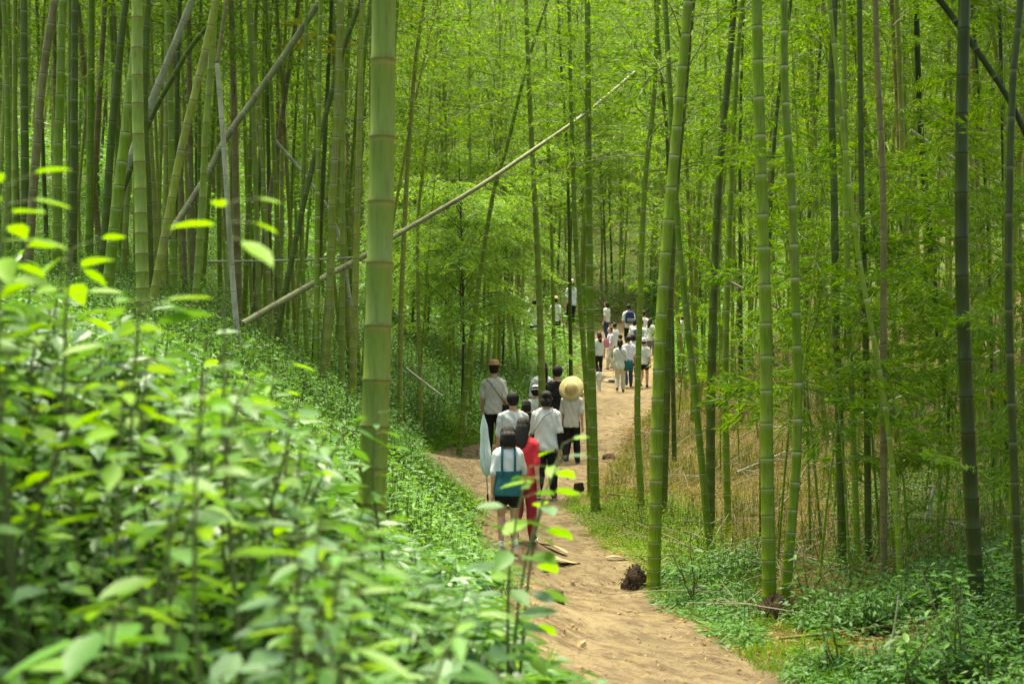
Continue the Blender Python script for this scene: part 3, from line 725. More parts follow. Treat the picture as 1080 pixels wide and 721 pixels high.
for k, (px, d, hp) in enumerate([(830, 11.8, 210), (862, 12, 330), (898, 11.5, 260), (925, 13, 330), (960, 12.2, 330), (985, 11.6, 250), (1025, 13, 330), (1060, 10.5, 330), (1075, 14, 200), (880, 16, 200), (945, 17, 260), (1000, 16, 60), (1050, 17, 30), (760, 21, 330), (800, 24, 90), (700, 32, 120), (650, 36, 60), (560, 36, 40), (600, 40, 100), (925, 14, 40)]):
    young(px, d, hp, ['slim leafy bamboo shoot with bright sprays ' + w_ for w_ in ('right of the stout pale ringed bamboo', 'low beside the bowed bamboo', 'in front of the row of five', 'low behind the row of five', 'low between the brown and dark bamboos', 'just left of the thick dark bamboo', 'low right of the thick dark bamboo', 'low near the right edge', 'behind the right edge bamboo', 'beyond the bowed bamboo', 'beyond the row of five', 'high left of the thick dark bamboo', 'high right of the thick dark bamboo', 'low between the stout pair', 'high behind the stout pair', 'above the right of the far walkers', 'above the far walkers', 'high over the lone white hat', 'over the straight far stand', 'high in front of the row of five')][k], n=8, low=[.5, .45, .5, .6, .5, .6, .5, .4, .4, .4, .4, .4, .4, .5, .4, .3, .3, .3, .3, .4][k])
for px, d in [(855, 14), (900, 15), (930, 13), (975, 16), (990, 12.5), (1030, 14.5), (1055, 12), (1080, 15), (1000, 20), (950, 22), (870, 20), (1040, 21)]:
    young(px, d, -40, 'tall leafy young bamboo with its sprays ' + ('between the bowed bamboo and the row of five' if px < 890 else 'above the row of five' if px < 940 else 'left of the thick dark bamboo' if px < 1010 else 'right of the thick dark bamboo'), n=11, low=.45)
for px, d in [(440, 27), (500, 29), (545, 31), (640, 55), (670, 57), (715, 29), (600, 54)]:
    young(px, d, rnd.uniform(0, 60), 'tall young bamboo with bright feathery sprays high behind the long slanting culm', n=12, low=.5)
young(312, 19, 20, 'young bamboo with leaves coloured as lit yellow at its top left of centre', 5, True, .9)

# ------------------------------------------------------------------ feathery tree
def feathery(px, pyb, d, topy, rad, label, n=46, name='feathery_tree', spread=(.42, 1.0)):
    x = (px - 540) / F * d; z = float(gz(x, d)); H = CZ - (topy - 360.5) / F * d - z
    root = empty(name, (x, d, z))
    tr = MB(); q = np.linspace(0, 1, 9); tp = np.stack([.05 * np.sin(q * 4), .04 * np.sin(q * 3), q * H * .96 - .1 * (1 - q)], -1)
    tube(tr, tp, np.linspace(.032, .008, 9), 8)
    lf = MB(); P, D, Nn = [], [], []
    for k in range(n):
        f = spread[0] + (spread[1] - spread[0]) * (k + .5) / n; az = k * 2.39996 + rnd.uniform(-.3, .3)
        L = rad * rnd.uniform(.7, 1.15); az += rnd.uniform(-.5, .5)
        el = R(rnd.uniform(28, 72)); o = np.array([0, 0, f * H * .80])
        t = np.linspace(0, 1, 8)
        dirh = np.array([math.cos(az), math.sin(az), 0])
        br = o + dirh * (t * L * math.cos(el * .8))[:, None] + np.array([0, 0, 1]) * (t * L * math.sin(el) * 1.1 - .75 * L * t ** 2.2)[:, None]
        tube(tr, br, np.linspace(.011, .003, 8), 4, cap=False)
        sidev = np.cross(dirh, [0, 0, 1])
        for m in range(22):                                   # side fronds with rows of leaflets
            tt = .15 + .85 * m / 22; b = np.array([np.interp(tt, t, br[:, c]) for c in range(3)])
            s_ = 1 if m % 2 else -1; fl = L * .34 * (1.1 - .7 * tt) * rnd.uniform(.7, 1.15)
            fd = nrm(dirh * .75 + sidev * s_ * .8 + np.array([0, 0, rnd.uniform(-.35, .1)]))
            u = np.linspace(.08, 1, 11)
            pts = b + fd * (u * fl)[:, None] - np.array([0, 0, .3 * fl]) * (u ** 2)[:, None]
            sd_ = nrm(np.cross(fd, [0, 0, 1]))
            for sg in (-1, 1):
                P.append(pts); D.append(nrm(fd * .5 + sd_ * sg) + rng.normal(0, .25, pts.shape) + np.array([0, 0, -.3])); Nn.append(np.broadcast_to([0, 0, .8], pts.shape) + rng.normal(0, .7, pts.shape))
    P = np.vstack(P); D = np.vstack(D); Nn = np.vstack(Nn)
    leaves(lf, P, D, Nn, rng.uniform(.06, .10, len(P)) * (rad / 1.6) ** .4, rng.uniform(.018, .03, len(P)))
    tr.build('trunk', M['bark'], root, True); lf.build('crown', M['tree_leaf'], root)
    tag(root, label, 'tree')
feathery(486, 400, 28, 150, 2.2, 'feathery light green young tree with a thin dark trunk left of the walkers', 52)
feathery(450, 400, 36, 235, 1.7, 'smaller feathery tree just behind and left of the dark trunked one', 34)
feathery(530, 400, 37, 120, 2.2, 'pale feathery tree high behind the slender slanting bamboo', 44)

# ------------------------------------------------------------------ undergrowth
def slope_n(n, s=.35): return nrm(np.c_[rng.normal(0, s, n), rng.normal(0, s, n), np.ones(n)])
def scatter(n, x0, x1, y0, y1, keep):
    """n accepted points in a wedge given by photograph columns"""
    out = []
    while sum(len(o) for o in out) < n:
        d = np.sqrt(rng.uniform(y0 ** 2, y1 ** 2, n)); px = rng.uniform(x0, x1, n); x = (px - 540) / F * d
        k = keep(px, d, x); out.append(np.c_[x, d][k])
    return np.vstack(out)[:n]
def top_line(px):
    """upper limit of the near foliage, so that the path stays in view from here"""
    return np.interp(px, [-60, 0, 100, 200, 250, 300, 340, 380, 430, 470, 500, 530, 560, 600, 640], [262, 278, 312, 350, 394, 455, 522, 592, 606, 620, 636, 662, 698, 745, 800])
def plants(pts, h, nl, ll, lw, mat, name, label, near=False, stem=True, spread=.16, kind='stuff', zoff=0., cat='undergrowth', twigmat='twig', near_limit=False):
    """many small leafy plants as one undergrowth mesh"""
    n = len(pts); z = gz(pts[:, 0], pts[:, 1]) + zoff; h = h * rng.uniform(.45, 1.25, n) * (1 + .35 * nz(pts[:, 0], pts[:, 1], 1.3, 9))
    pxx = 540 + F * pts[:, 0] / pts[:, 1]; h = h * np.clip(-pathm(pts[:, 0], pts[:, 1]) / .9 + .2, .3, 1)
    if near_limit:
        lim = top_line(pxx) + np.abs(rng.normal(0, 14, n)) - np.where((pts[:, 1] > 6.4) & (pxx > 320) & (pxx < 500), 45, 0); hm = CZ - (lim - 360.5) / F * pts[:, 1] - z; ok = hm > .04
        h = np.minimum(h, hm * rng.uniform(.75, 1., n)); pts, h, z = pts[ok], h[ok], z[ok]; n = len(pts)
    lean = rng.normal(0, .18, (n, 2)) * h[:, None]
    k = np.tile(np.arange(nl), n); idx = np.repeat(np.arange(n), nl)
    f = (k + rng.random(len(k))) / nl * .9 + .1
    az = k * 2.39996 + np.repeat(rng.uniform(0, 6.28, n), nl); dh = np.c_[np.cos(az), np.sin(az)]
    off = rng.uniform(.0, 1, len(k)) * spread
    P = np.c_[pts[idx] + lean[idx] * (f ** 1.5)[:, None] + dh * off[:, None], z[idx] + h[idx] * f]
    D = np.c_[dh, rng.uniform(-.55, .35, len(k))]
    s_ = (1.15 - .4 * f) * rng.uniform(.65, 1.25, len(k))
    mb = MB(); leaves(mb, P, D, slope_n(len(k), .3), ll * s_, lw * s_, 0, near, np.clip(np.repeat(rng.random(n), nl) * .6 + rng.random(len(k)) * .38, 0, .98))
    if stem:
        b = np.c_[pts, z - .03]; t_ = np.c_[pts + lean, z + h]; wv = np.c_[np.full(n, .003), np.zeros(n), np.zeros(n)]
        V = np.stack([b - wv, b + wv, t_ + wv * .5, t_ - wv * .5], 1).reshape(-1, 3)
        mb.add(V, (np.arange(n) * 4)[:, None] + np.arange(4)[None], 1)
    o = mb.build(name, [M[mat], M[twigmat]]); tag(o, label, cat, None, kind); return o
L_edge = lambda d: np.interp(d, pe[:, 0], pe[:, 1])
R_edge = lambda d: np.interp(d, pe[:, 0], pe[:, 2])
# foreground broad leaves, left
plants(scatter(2300, -120, 640, 3.2, 9.5, lambda px, d, x: (pathm(x, d) < -.10) & (nz(x, d, .5, 3) > -.55)), .45, 17, .10, .036, 'shrub_leaf', 'broadleaf_undergrowth', 'dense broad leaved undergrowth filling the lower left', True, near_limit=True)
plants(scatter(900, -150, 420, 2.0, 4.8, lambda px, d, x: (pathm(x, d) < -.2) & (x < -.35 * 1) ), .5, 14, .085, .038, 'cover', 'broadleaf_undergrowth', 'tall leafy undergrowth nearest the camera on the left', True, near_limit=True)
plants(scatter(330, -150, 520, 2.6, 6.5, lambda px, d, x: (pathm(x, d) < -.3) & (x < -.2) & (nz(x, d, .6, 12) > -.1)), .6, 11, .15, .062, 'shrub_leaf_blue', 'broadleaf_undergrowth', 'larger cool green leaved plants mixed in the lower left undergrowth', True, near_limit=True, spread=.2)
# mid left bank
plants(scatter(9000, -60, 560, 9, 20, lambda px, d, x: (pathm(x, d) < .02) & (px < L_edge(d) + 25)), .34, 13, .06, .026, 'cover', 'bank_undergrowth', 'small leaved green undergrowth covering the left bank')
plants(scatter(9000, -60, 600, 19, 40, lambda px, d, x: (pathm(x, d) < .05) & (px < L_edge(d) + 30)), .42, 12, .08, .034, 'cover', 'bank_undergrowth', 'green undergrowth among the bamboos behind the left bank')
plants(scatter(1100, 330, 560, 19, 32, lambda px, d, x: (pathm(x, d) < -.1) & (px < L_edge(d))), .8, 22, .075, .032, 'shrub_leaf', 'bank_undergrowth', 'taller bushes behind the thickest bamboo left of the walkers', spread=.3)
# right green weeds
plants(scatter(2300, 590, 1140, 7, 13.5, lambda px, d, x: (pathm(x, d) < .04) & (px > R_edge(d) - 10) & (np.hypot(px - 820, 9 * (d - 10.4)) > 26) & (nz(x, d, .55, 2) > -.12 - (px - 700) * .0006) & ((d < 11.2) | (px < 800))), .28, 17, .065, .024, 'shrub_leaf', 'path_side_weeds', 'lush green weeds along the right side of the path')
plants(scatter(1300, 560, 760, 12.5, 20, lambda px, d, x: (pathm(x, d) < .06) & (pathm(x, d) > -1.3) & (px > R_edge(d) - 15)), .22, 15, .05, .018, 'grass', 'path_side_weeds', 'low ferny weeds at the feet of the path side bamboos')
plants(scatter(5200, 640, 1140, 13, 40, lambda px, d, x: (pathm(x, d) < -.3) & (px > R_edge(d)) & (nz(x, d, 1.4, 4) > -.1)), .4, 11, .07, .016, 'weed', 'slope_weeds', 'yellow green weeds scattered on the litter slope')
plants(scatter(900, 880, 1140, 10.5, 20, lambda px, d, x: nz(x, d, 1.4, 4) < .1), .3, 14, .06, .022, 'cover', 'slope_weeds', 'dark green plants on the shaded right slope')
plants(scatter(3500, 560, 760, 40, 60, lambda px, d, x: (px > R_edge(d)) ), .6, 12, .12, .05, 'cover', 'slope_weeds', 'green bushes behind the far walkers')
plants(scatter(900, 380, 600, 30, 48, lambda px, d, x: (px < L_edge(d) + 5) & (nz(x, d, 1.5, 6) > 0)), .7, 14, .1, .04, 'cover', 'bank_undergrowth', 'bushes at the foot of the far stand left of the walkers')
plants(scatter(26000, -160, 1240, 36, 112, lambda px, d, x: (d > 53.5) | (px < L_edge(d) - 10) | (px > R_edge(d) + 12)), 1.25, 9, .27, .10, 'cover', 'hillside_undergrowth', 'green undergrowth covering the hillside under the far bamboos', stem=False, spread=.6)
# grass blades at the path edges and on the left bank
def grass(pts, h, mat, name, label, nb=9, wd=.006):
    n = len(pts); idx = np.repeat(np.arange(n), nb); z = gz(pts[:, 0], pts[:, 1])
    az = rng.uniform(0, 6.28, n * nb); P = np.c_[pts[idx] + rng.normal(0, .035, (n * nb, 2)), z[idx] - .02]
    D = np.c_[np.cos(az) * .6, np.sin(az) * .6, rng.uniform(.4, 1.4, n * nb)]
    mb = MB(); leaves(mb, P, D, slope_n(n * nb, .6), h * rng.uniform(.4, 1.2, n * nb), wd, 0)
    tag(mb.build(name, M[mat]), label, 'grass', None, 'stuff')
grass(scatter(4500, 380, 620, 14, 34, lambda px, d, x: (pathm(x, d) < .05) & (pathm(x, d) > -2.2) & (px < 560)), .2, 'grass', 'grass', 'soft green grass along the left edge of the path', 9, .010)
grass(scatter(1000, 520, 900, 7, 22, lambda px, d, x: (nz(x, d, .6, 8) > 0) & (pathm(x, d) < .08) & (pathm(x, d) > -.9) & (px > 560)), .16, 'grass', 'grass', 'green grass fringing the right edge of the path', 9, .006)
grass(scatter(5200, 640, 1140, 10, 34, lambda px, d, x: (pathm(x, d) < -.2) & (px > R_edge(d))), .3, 'weed', 'dry_grass', 'straw coloured dry grass on the right slope', 6, .006)
# litter
def litter(pts, ll, lw, name, label, up=.02):
    n = len(pts); z = gz(pts[:, 0], pts[:, 1]); az = rng.uniform(0, 6.28, n)
    mb = MB(); leaves(mb, np.c_[pts, z + rng.uniform(.002, up, n)], np.c_[np.cos(az), np.sin(az), rng.normal(0, .18, n)], slope_n(n, .3), ll * rng.uniform(.5, 1.3, n), lw * rng.uniform(.6, 1.3, n), 0)
    tag(mb.build(name, M['litter']), label, 'leaf litter', None, 'stuff')
litter(scatter(42000, 620, 1150, 9, 30, lambda px, d, x: (pathm(x, d) < .1) & (px > R_edge(d) - 20)), .11, .018, 'leaf_litter', 'dry tan bamboo leaves covering the right slope', .05)
litter(scatter(12000, 380, 760, 28, 58, lambda px, d, x: pathm(x, d) < .2), .2, .04, 'leaf_litter', 'dry leaves under the far stand')
litter(scatter(4200, 430, 860, 7, 34, lambda px, d, x: (pathm(x, d) > 0) & (nz(x, d, .5, 2) * .5 + .5 > rng.random(len(x)) * pathm(x, d) * 2.2)), .08, .015, 'path_litter', 'scattered dry leaves on the bare path', .028)
# crumbs of soil and bark trodden into the path
pts = scatter(1500, 430, 860, 7, 34, lambda px, d, x: (pathm(x, d) > -.1) & (nz(x, d, .7, 6) > -.3)); mb = MB(); nn = len(pts)
cube = np.array([[-1, -1, -.6], [1, -.8, -.6], [.8, 1, -.6], [-1, .9, -.6], [-.6, -.5, .5], [.5, -.6, .7], [.6, .5, .4], [-.5, .6, .6]])
sz_ = rng.gamma(1.5, .0032, nn) + .003; V = cube[None] * sz_[:, None, None] * rng.uniform(.6, 1.4, (nn, 1, 3)) + rng.normal(0, .2, (nn, 8, 3)) * sz_[:, None, None] + np.c_[pts, gz(pts[:, 0], pts[:, 1]) + .006][:, None]
mb.add(V.reshape(-1, 3), (np.array([[0, 3, 2, 1], [4, 5, 6, 7], [0, 1, 5, 4], [1, 2, 6, 5], [2, 3, 7, 6], [3, 0, 4, 7]])[None] + (np.arange(nn) * 8)[:, None, None]).reshape(-1, 4))
tag(mb.build('soil_crumbs', M['sheath']), 'small dark crumbs of soil and bark on the path', 'crumbs', None, 'stuff')
# thin dry twigs on the slope
mb = MB()
pts = scatter(420, 650, 1140, 10, 30, lambda px, d, x: (pathm(x, d) < -.3) & (px > R_edge(d)))
for x, y in pts:
    az = rnd.uniform(0, 3.14); L = rnd.uniform(.3, 1.3); a = np.array([x, y, float(gz(x, y)) + rnd.uniform(.01, .1)]); b = a + np.array([math.cos(az) * L, math.sin(az) * L * .7, 0]); b[2] = float(gz(b[0], b[1])) + rnd.uniform(.02, .35)
    tube(mb, [a, (a + b) / 2 + np.array([0, 0, .03]), b], [.006, .005, .003], 4)
tag(mb.build('dry_twigs', CULM['pale']), 'tangle of thin dry twigs on the right slope', 'twigs', None, 'stuff')

# ------------------------------------------------------------------ single shrubs in the foreground
def shrub(px, py, d, hpx, label, ll=.09, lw=.045, n=16, stems=1, mat='shrub_leaf', name='leafy_shrub', group='shrubs in the left foreground', whorl=False, lean=(0, 0)):
    """px,py: its crown centre top in the photograph; stem runs down to the ground"""
    top = W(px, py, d); x, y = top[0] - lean[0], d - lean[1]; z = float(gz(x, y)); H = top[2] - z
    if H < .15: return
    root = empty(name, (x, y, z)); st = MB(); lf = MB(); P, D, Nn, S = [], [], [], []
    vis = hpx * d / F                                   # leafy length
    for s_ in range(stems):
        dx, dy = (0, 0) if s_ == 0 else (rnd.uniform(-.22, .22), rnd.uniform(-.2, .2)); hh = H if s_ == 0 else H * rnd.uniform(.7, .98)
        t = np.linspace(0, 1, 8); sp = np.stack([(lean[0] + dx) * t ** 1.6, (lean[1] + dy) * t ** 1.6, hh * t], -1) + np.stack([.02 * np.sin(t * 6 + s_), .02 * np.cos(t * 5), 0 * t], -1)
        tube(st, sp, np.linspace(.008, .0025, 8), 5)
        for k in range(n):
            f = 1 - (k / n) ** 1.1 * min(.92, vis / hh); b = np.array([np.interp(f, t, sp[:, c]) for c in range(3)])
            az = (k * 2.39996 if not whorl else (k % 5) * 1.257 + (k // 5) * .6) + rnd.uniform(-.3, .3)
            dr = np.array([math.cos(az), math.sin(az), rnd.uniform(-.25, .55) * (1 if f > .9 else .6)]); pet = rnd.uniform(.2, .7) * ll
            tube(st, [b, b + nrm(dr) * pet], [.0016, .001], 3, cap=False)
            P.append(b + nrm(dr) * pet); D.append(dr + np.array([0, 0, -.25])); S.append(rnd.uniform(.6, 1.15) * (.7 + .5 * min(1, k / 4)))
    S = np.array(S); leaves(lf, P, D, slope_n(len(P), .3), ll * S, lw * S, 0, True)
    st.build('stem', M['twig'], root, True); lf.build('leaves', M[mat], root, True)
    tag(root, label, 'shrub', group)
shrub(596, 468, 4.2, 330, 'tall seedling with pale green leaves standing in front of the nearest walkers', .085, .05, 26, 1, 'shrub_leaf_bright', lean=(.18, 0))
shrub(560, 492, 4.0, 300, 'smaller seedling with broad leaves beside the one in front of the walkers', .085, .05, 22, 1, 'shrub_leaf', lean=(.1, 0))
shrub(592, 484, 4.1, 260, 'seedling with bluish broad leaves in front of the woman in white', .095, .055, 9, 1, 'shrub_leaf_blue', lean=(.2, .05))
shrub(125, 640, 2.4, 110, 'plant with large glossy leaves in the lower left corner', .11, .06, 12, 1, 'shrub_leaf')
shrub(78, 262, 3.3, 90, 'bright shoot with upright leaves left of the thick left bank bamboo', .105, .042, 13, 1, 'shrub_leaf_bright')
shrub(10, 195, 3.0, 120, 'bright leafy shoot at the left edge, the highest of the foreground', .10, .045, 15, 1, 'shrub_leaf_bright')
shrub(247, 213, 2.9, 45, 'thin shoot with a few bright leaves in front of the pale broken stick', .075, .04, 6, 1, 'shrub_leaf_bright')
shrub(292, 385, 4.4, 150, 'upright pointed seedling in the middle of the left undergrowth', .11, .03, 12, 1, 'shrub_leaf_bright')
shrub(190, 440, 2.7, 200, 'dark stemmed plant rising through the lower left undergrowth', .09, .045, 14, 1, 'shrub_leaf')
shrub(150, 318, 3.0, 60, 'arching leafy spray under the thick left bank bamboo', .10, .035, 14, 2, 'shrub_leaf')
shrub(400, 435, 4.6, 120, 'leafy plant partly covering the foot of the thickest bamboo', .075, .034, 14, 1, 'shrub_leaf')
names = ['glossy shrub low at the left edge', 'leafy shrub in the blurred left foreground', 'shrub amid the left undergrowth', 'low shrub left of the thickest bamboo foot', 'shrub in front of the thickest bamboo foot', 'shrub at the lower edge beside the path']
q = random.Random(42)
for k in range(74):
    px = q.uniform(-60, 600); d = q.uniform(2.3, 6.5)
    x = (px - 540) / F * d
    if pathm(x, d) > -.2: continue
    topl = float(top_line(px)) + (4 if px > 330 else -28) + abs(q.gauss(0, 1)) * 80
    nm = names[0] if px < 60 else names[1] if px < 180 else names[2] if px < 300 else names[3] if px < 400 else names[4] if px < 500 else names[5]
    sn = q.choice((1, 2, 3)); mt = q.choice(('shrub_leaf', 'shrub_leaf', 'cover', 'shrub_leaf_bright', 'shrub_leaf_blue')); wh = q.random() < .3
    nm = {'shrub_leaf': 'mid green', 'cover': 'soft green', 'shrub_leaf_bright': 'bright green', 'shrub_leaf_blue': 'bluish green'}[mt] + (' single stemmed ', ' two stemmed ', ' many stemmed ')[sn - 1] + nm.replace('green ', '').replace('glossy ', '').replace('leafy ', '')
    if wh: nm += ', leaves in whorls'
    rnd.seed(k); shrub(px, topl, d, 170, nm, q.uniform(.06, .10), q.uniform(.026, .045), 20, sn, mt, whorl=wh)
rnd.seed(77)
for px, py, d, lab in [(1010, 600, 8.2, 'broad leaved plant at the lower right near the thick dark bamboo'), (880, 640, 8.6, 'leafy plant in the weeds right of the dark rooted base'), (955, 655, 8.0, 'leafy plant at the bottom right beside the whitish twig'),
                       (730, 560, 12, 'small leafy plant left of the slanting slim bamboo'), (1060, 560, 9.5, 'leafy plant near the right edge'), (850, 570, 10.5, 'leafy plant right behind the bowed bamboo foot')]:
    shrub(px, py, d, 90, lab, .09, .036, 16, 3, 'shrub_leaf', group='shrubs right of the path')

# unseen broad leaved tree added left of camera to shade the lower left shrubs
root = empty('unseen_left_shade_tree', (-4.8, 3.0, float(gz(-4.8, 3.0)))); tr = MB(); lf = MB()
tube(tr, catmull([(0, 0, -.1), (.1, .05, 1.6), (.3, .2, 3.2), (.9, .5, 5.2)], 20), np.linspace(.13, .05, 21)[:len(catmull([(0, 0, -.1), (.1, .05, 1.6), (.3, .2, 3.2), (.9, .5, 5.2)], 20))], 10)
for k in range(24):
    az = k * 2.4; z0 = rnd.uniform(3.0, 4.6); L = rnd.uniform(.8, 2.2); e = np.array([.3 + math.cos(az) * L, 1.6 + math.sin(az) * L, z0 + rnd.uniform(.6, 1.4)])
    tube(tr, catmull([(.2 * z0 / 3, .1, z0), (e[0] * .5, e[1] * .5, z0 + .5), e], 10), .02, 5)
    n = 900; P = e + rng.normal(0, .55, (n, 3)) * np.array([1.1, 1.1, .5]); a = rng.uniform(0, 6.28, n); leaves(lf, P, np.c_[np.cos(a), np.sin(a), rng.uniform(-.6, .2, n)], slope_n(n, .5), rng.uniform(.07, .12, n), rng.uniform(.035, .05, n), 0)
tr.build('trunk', M['bark'], root, True); lf.build('crown', M['shrub_leaf'], root)
tag(root, 'unseen broad leaved tree added left of the camera for its shade', 'tree')
# evergreen added unseen beyond the right edge, its high crown shading the slope
x0, y0 = 6.0, 12.0; root = empty('unseen_right_shade_tree', (x0, y0, float(gz(x0, y0)))); tr = MB(); lf = MB()
tp = catmull([(0, 0, -.1), (-.1, .05, 2.6), (-.2, .2, 5.2), (-.3, .3, 9.2)], 20); tube(tr, tp, np.linspace(.15, .04, len(tp)), 10)
for k in range(34):
    az = k * 2.4; z0 = rnd.uniform(5.6, 9.0); L = rnd.uniform(.6, 3.6) * (1.2 - (z0 - 5.6) * .18); e = np.array([math.cos(az) * L - .4, math.sin(az) * L * 1.2, z0 + .3])
    tube(tr, catmull([(-.2, .2, z0 - .4), (e[0] * .5, e[1] * .5, z0 + .2), e], 10), .025, 5)
    n = 800; P = e + rng.normal(0, .5, (n, 3)) * np.array([1.2, 1.2, .45]); a = rng.uniform(0, 6.28, n); leaves(lf, P, np.c_[np.cos(a), np.sin(a), rng.uniform(-.6, .2, n)], slope_n(n, .5), rng.uniform(.08, .13, n), rng.uniform(.035, .05, n), 0)
tr.build('trunk', M['bark'], root, True); lf.build('crown', M['shrub_leaf'], root)
tag(root, 'unseen evergreen tree added beyond the right edge to shade the slope', 'tree')

# ------------------------------------------------------------------ clods, stumps, sheaths
def lump(px, py, wpx, hpx, name, label, mat, cat, rough=.25, d=None, fibre=0):
    d = d or depth_at(px, py); c = W(px, py, d); c[2] = float(gz(c[0], c[1])); rx = wpx * d / F / 2; rz = hpx * d / F
    u = np.linspace(0, 2 * math.pi, 25)[:-1]; v = np.linspace(-.2, math.pi / 2, 10); V = []
    for b in v:
        rr = math.cos(b) ** .7 if b > 0 else 1.0
        for a in u:
            k = 1 + rough * (math.sin(a * 3 + b * 4 + px) * .5 + math.sin(a * 7 + b * 9) * .3 + rnd.uniform(-.25, .25)); hz_ = rz * (min(math.sin(b), .62) / .62 + .06 * math.cos(a + px) if name == 'stump' else math.sin(b) * (1 + rough * .6 * math.sin(a * 2 + px))); V.append((rx * rr * math.cos(a) * k, rx * .8 * rr * math.sin(a) * k, hz_))
    m = len(u); f = [[i * m + j, i * m + (j + 1) % m, (i + 1) * m + (j + 1) % m, (i + 1) * m + j] for i in range(len(v) - 1) for j in range(m)]
    mb = MB(); mb.add(V, f)
    for _ in range(fibre):
        a = rnd.uniform(0, 6.28); b = rnd.uniform(.1, 1.4); s0 = np.array([rx * math.cos(b) * math.cos(a), rx * .8 * math.cos(b) * math.sin(a), rz * math.sin(b)]); o_ = nrm(s0) * rx * rnd.uniform(.2, .6)
        tube(mb, [s0 * .9, s0 + o_ * .6, s0 + o_ + np.array([0, 0, -.3 * rx])], [.006, .004, .002], 4)
    o = mb.build(name, M[mat], None, True, loc=c); tag(o, label, cat)
lump(671, 620, 28, 22, 'root_clump', 'brown fibrous root clump beside the stout curving bamboo foot', 'root', 'root clump', .35, fibre=70)
lump(821, 662, 46, 26, 'root_clump', 'dark root mass under the stout straight and bowed bamboos', 'root', 'root clump', .35, 10.7, fibre=70)
lump(738, 632, 15, 14, 'stump', 'small dark cut stump in the weeds right of the path', 'root', 'stump')
lump(587, 635, 17, 13, 'stump', 'small cut bamboo stump in the middle of the path', 'root', 'stump', .2)
lump(610, 518, 11, 9, 'stump', 'tiny brown stump left of the straight slim bamboo foot', 'root', 'stump')
lump(642, 484, 14, 5, 'clod', 'small dark clod on the path right of the straight slim bamboo', 'root', 'clod')
lump(513, 487, 14, 6, 'clod', 'brown clod on the left half of the path beside the walkers', 'root', 'clod')
lump(644, 402, 14, 3, 'stone', 'flat pale stone in front of the far walkers', 'stone', 'stone')
lump(575, 603, 9, 4, 'stone', 'small dark stone next to the dry sheath on the path', 'stone', 'stone')
def sheath(px, py, L, az, label):
    d = depth_at(px, py); c = W(px, py, d); mb = MB(); u = np.linspace(0, 1, 9); v = np.linspace(-1, 1, 5); V = []
    for a in u:
        wd = L * .16 * math.sin(math.pi * min(1, a * .9 + .12)) ** .7
        for b in v: V.append((a * L, b * wd, .035 * (b * b) * L * .6 + .02 * math.sin(a * 5)))
    ca, sa = math.cos(az), math.sin(az); V = [(x * ca - y * sa, x * sa + y * ca, z) for x, y, z in V]
    V2 = np.array(V); V2[:, 2] += gz(V2[:, 0] + c[0], V2[:, 1] + c[1]) - float(gz(c[0], c[1])) + .025
    f = [[i * 5 + j, i * 5 + j + 1, (i + 1) * 5 + j + 1, (i + 1) * 5 + j] for i in range(8) for j in range(4)]
    mb.add(V2, f); mb.add(V2 - np.array([0, 0, .006]), [q_[::-1] for q_ in f])
    c[2] = float(gz(c[0], c[1])); tag(mb.build('dry_sheath', M['sheath'], None, True, loc=c), label, 'bamboo sheath')
sheath(572, 592, .42, .5, 'pale curled dry sheath lying across the path nearest the walkers')
sheath(598, 586, .35, 2.6, 'smaller dry sheath behind the curled one on the path')
sheath(640, 590, .25, .2, 'thin dry sheath at the right side of the path')

# ------------------------------------------------------------------ people
def capsule(mb, p0, p1, r0, r1, seg=10, flat=(1, 1)):
    p0 = np.asarray(p0, float); p1 = np.asarray(p1, float); ax = p1 - p0; L = np.linalg.norm(ax); ax = ax / max(L, 1e-6)
    up = np.array([0, 1., 0]) if abs(ax[1]) < .9 else np.array([1., 0, 0]); u = nrm(np.cross(up, ax)); v = np.cross(ax, u)
    prof = [(-math.cos(a) * r0, math.sin(a) * r0) for a in np.linspace(0, math.pi / 2, 5)] + [(L + math.sin(a) * r1, math.cos(a) * r1) for a in np.linspace(0, math.pi / 2, 5)]
    an = np.linspace(0, 2 * math.pi, seg, endpoint=False); V = []
    for z, r in prof:
        r = max(r, 1e-4); V += [p0 + ax * z + r * (math.cos(a) * u * flat[0] + math.sin(a) * v * flat[1]) for a in an]
    n = len(prof); f = [[i * seg + j, i * seg + (j + 1) % seg, (i + 1) * seg + (j + 1) % seg, (i + 1) * seg + j] for i in range(n - 1) for j in range(seg)]
    mb.add(V, f); mb.add(V[:seg], [list(range(seg))[::-1]]); mb.add(V[-seg:], [list(range(seg))])
def loft(mb, secs, seg=20, power=2.3):
    """secs: (cx, cy, z, rx, ry)"""
    an = np.linspace(0, 2 * math.pi, seg, endpoint=False); V = []
    for cx, cyy, z, rx, ry in secs:
        c, s = np.cos(an), np.sin(an); V += [(cx + rx * np.sign(a) * abs(a) ** (2 / power), cyy + ry * np.sign(b) * abs(b) ** (2 / power), z) for a, b in zip(c, s)]
    n = len(secs); f = [[i * seg + j, i * seg + (j + 1) % seg, (i + 1) * seg + (j + 1) % seg, (i + 1) * seg + j] for i in range(n - 1) for j in range(seg)]
    mb.add(V, f); mb.add(V[:seg], [list(range(seg))[::-1]]); mb.add(V[-seg:], [list(range(seg))])
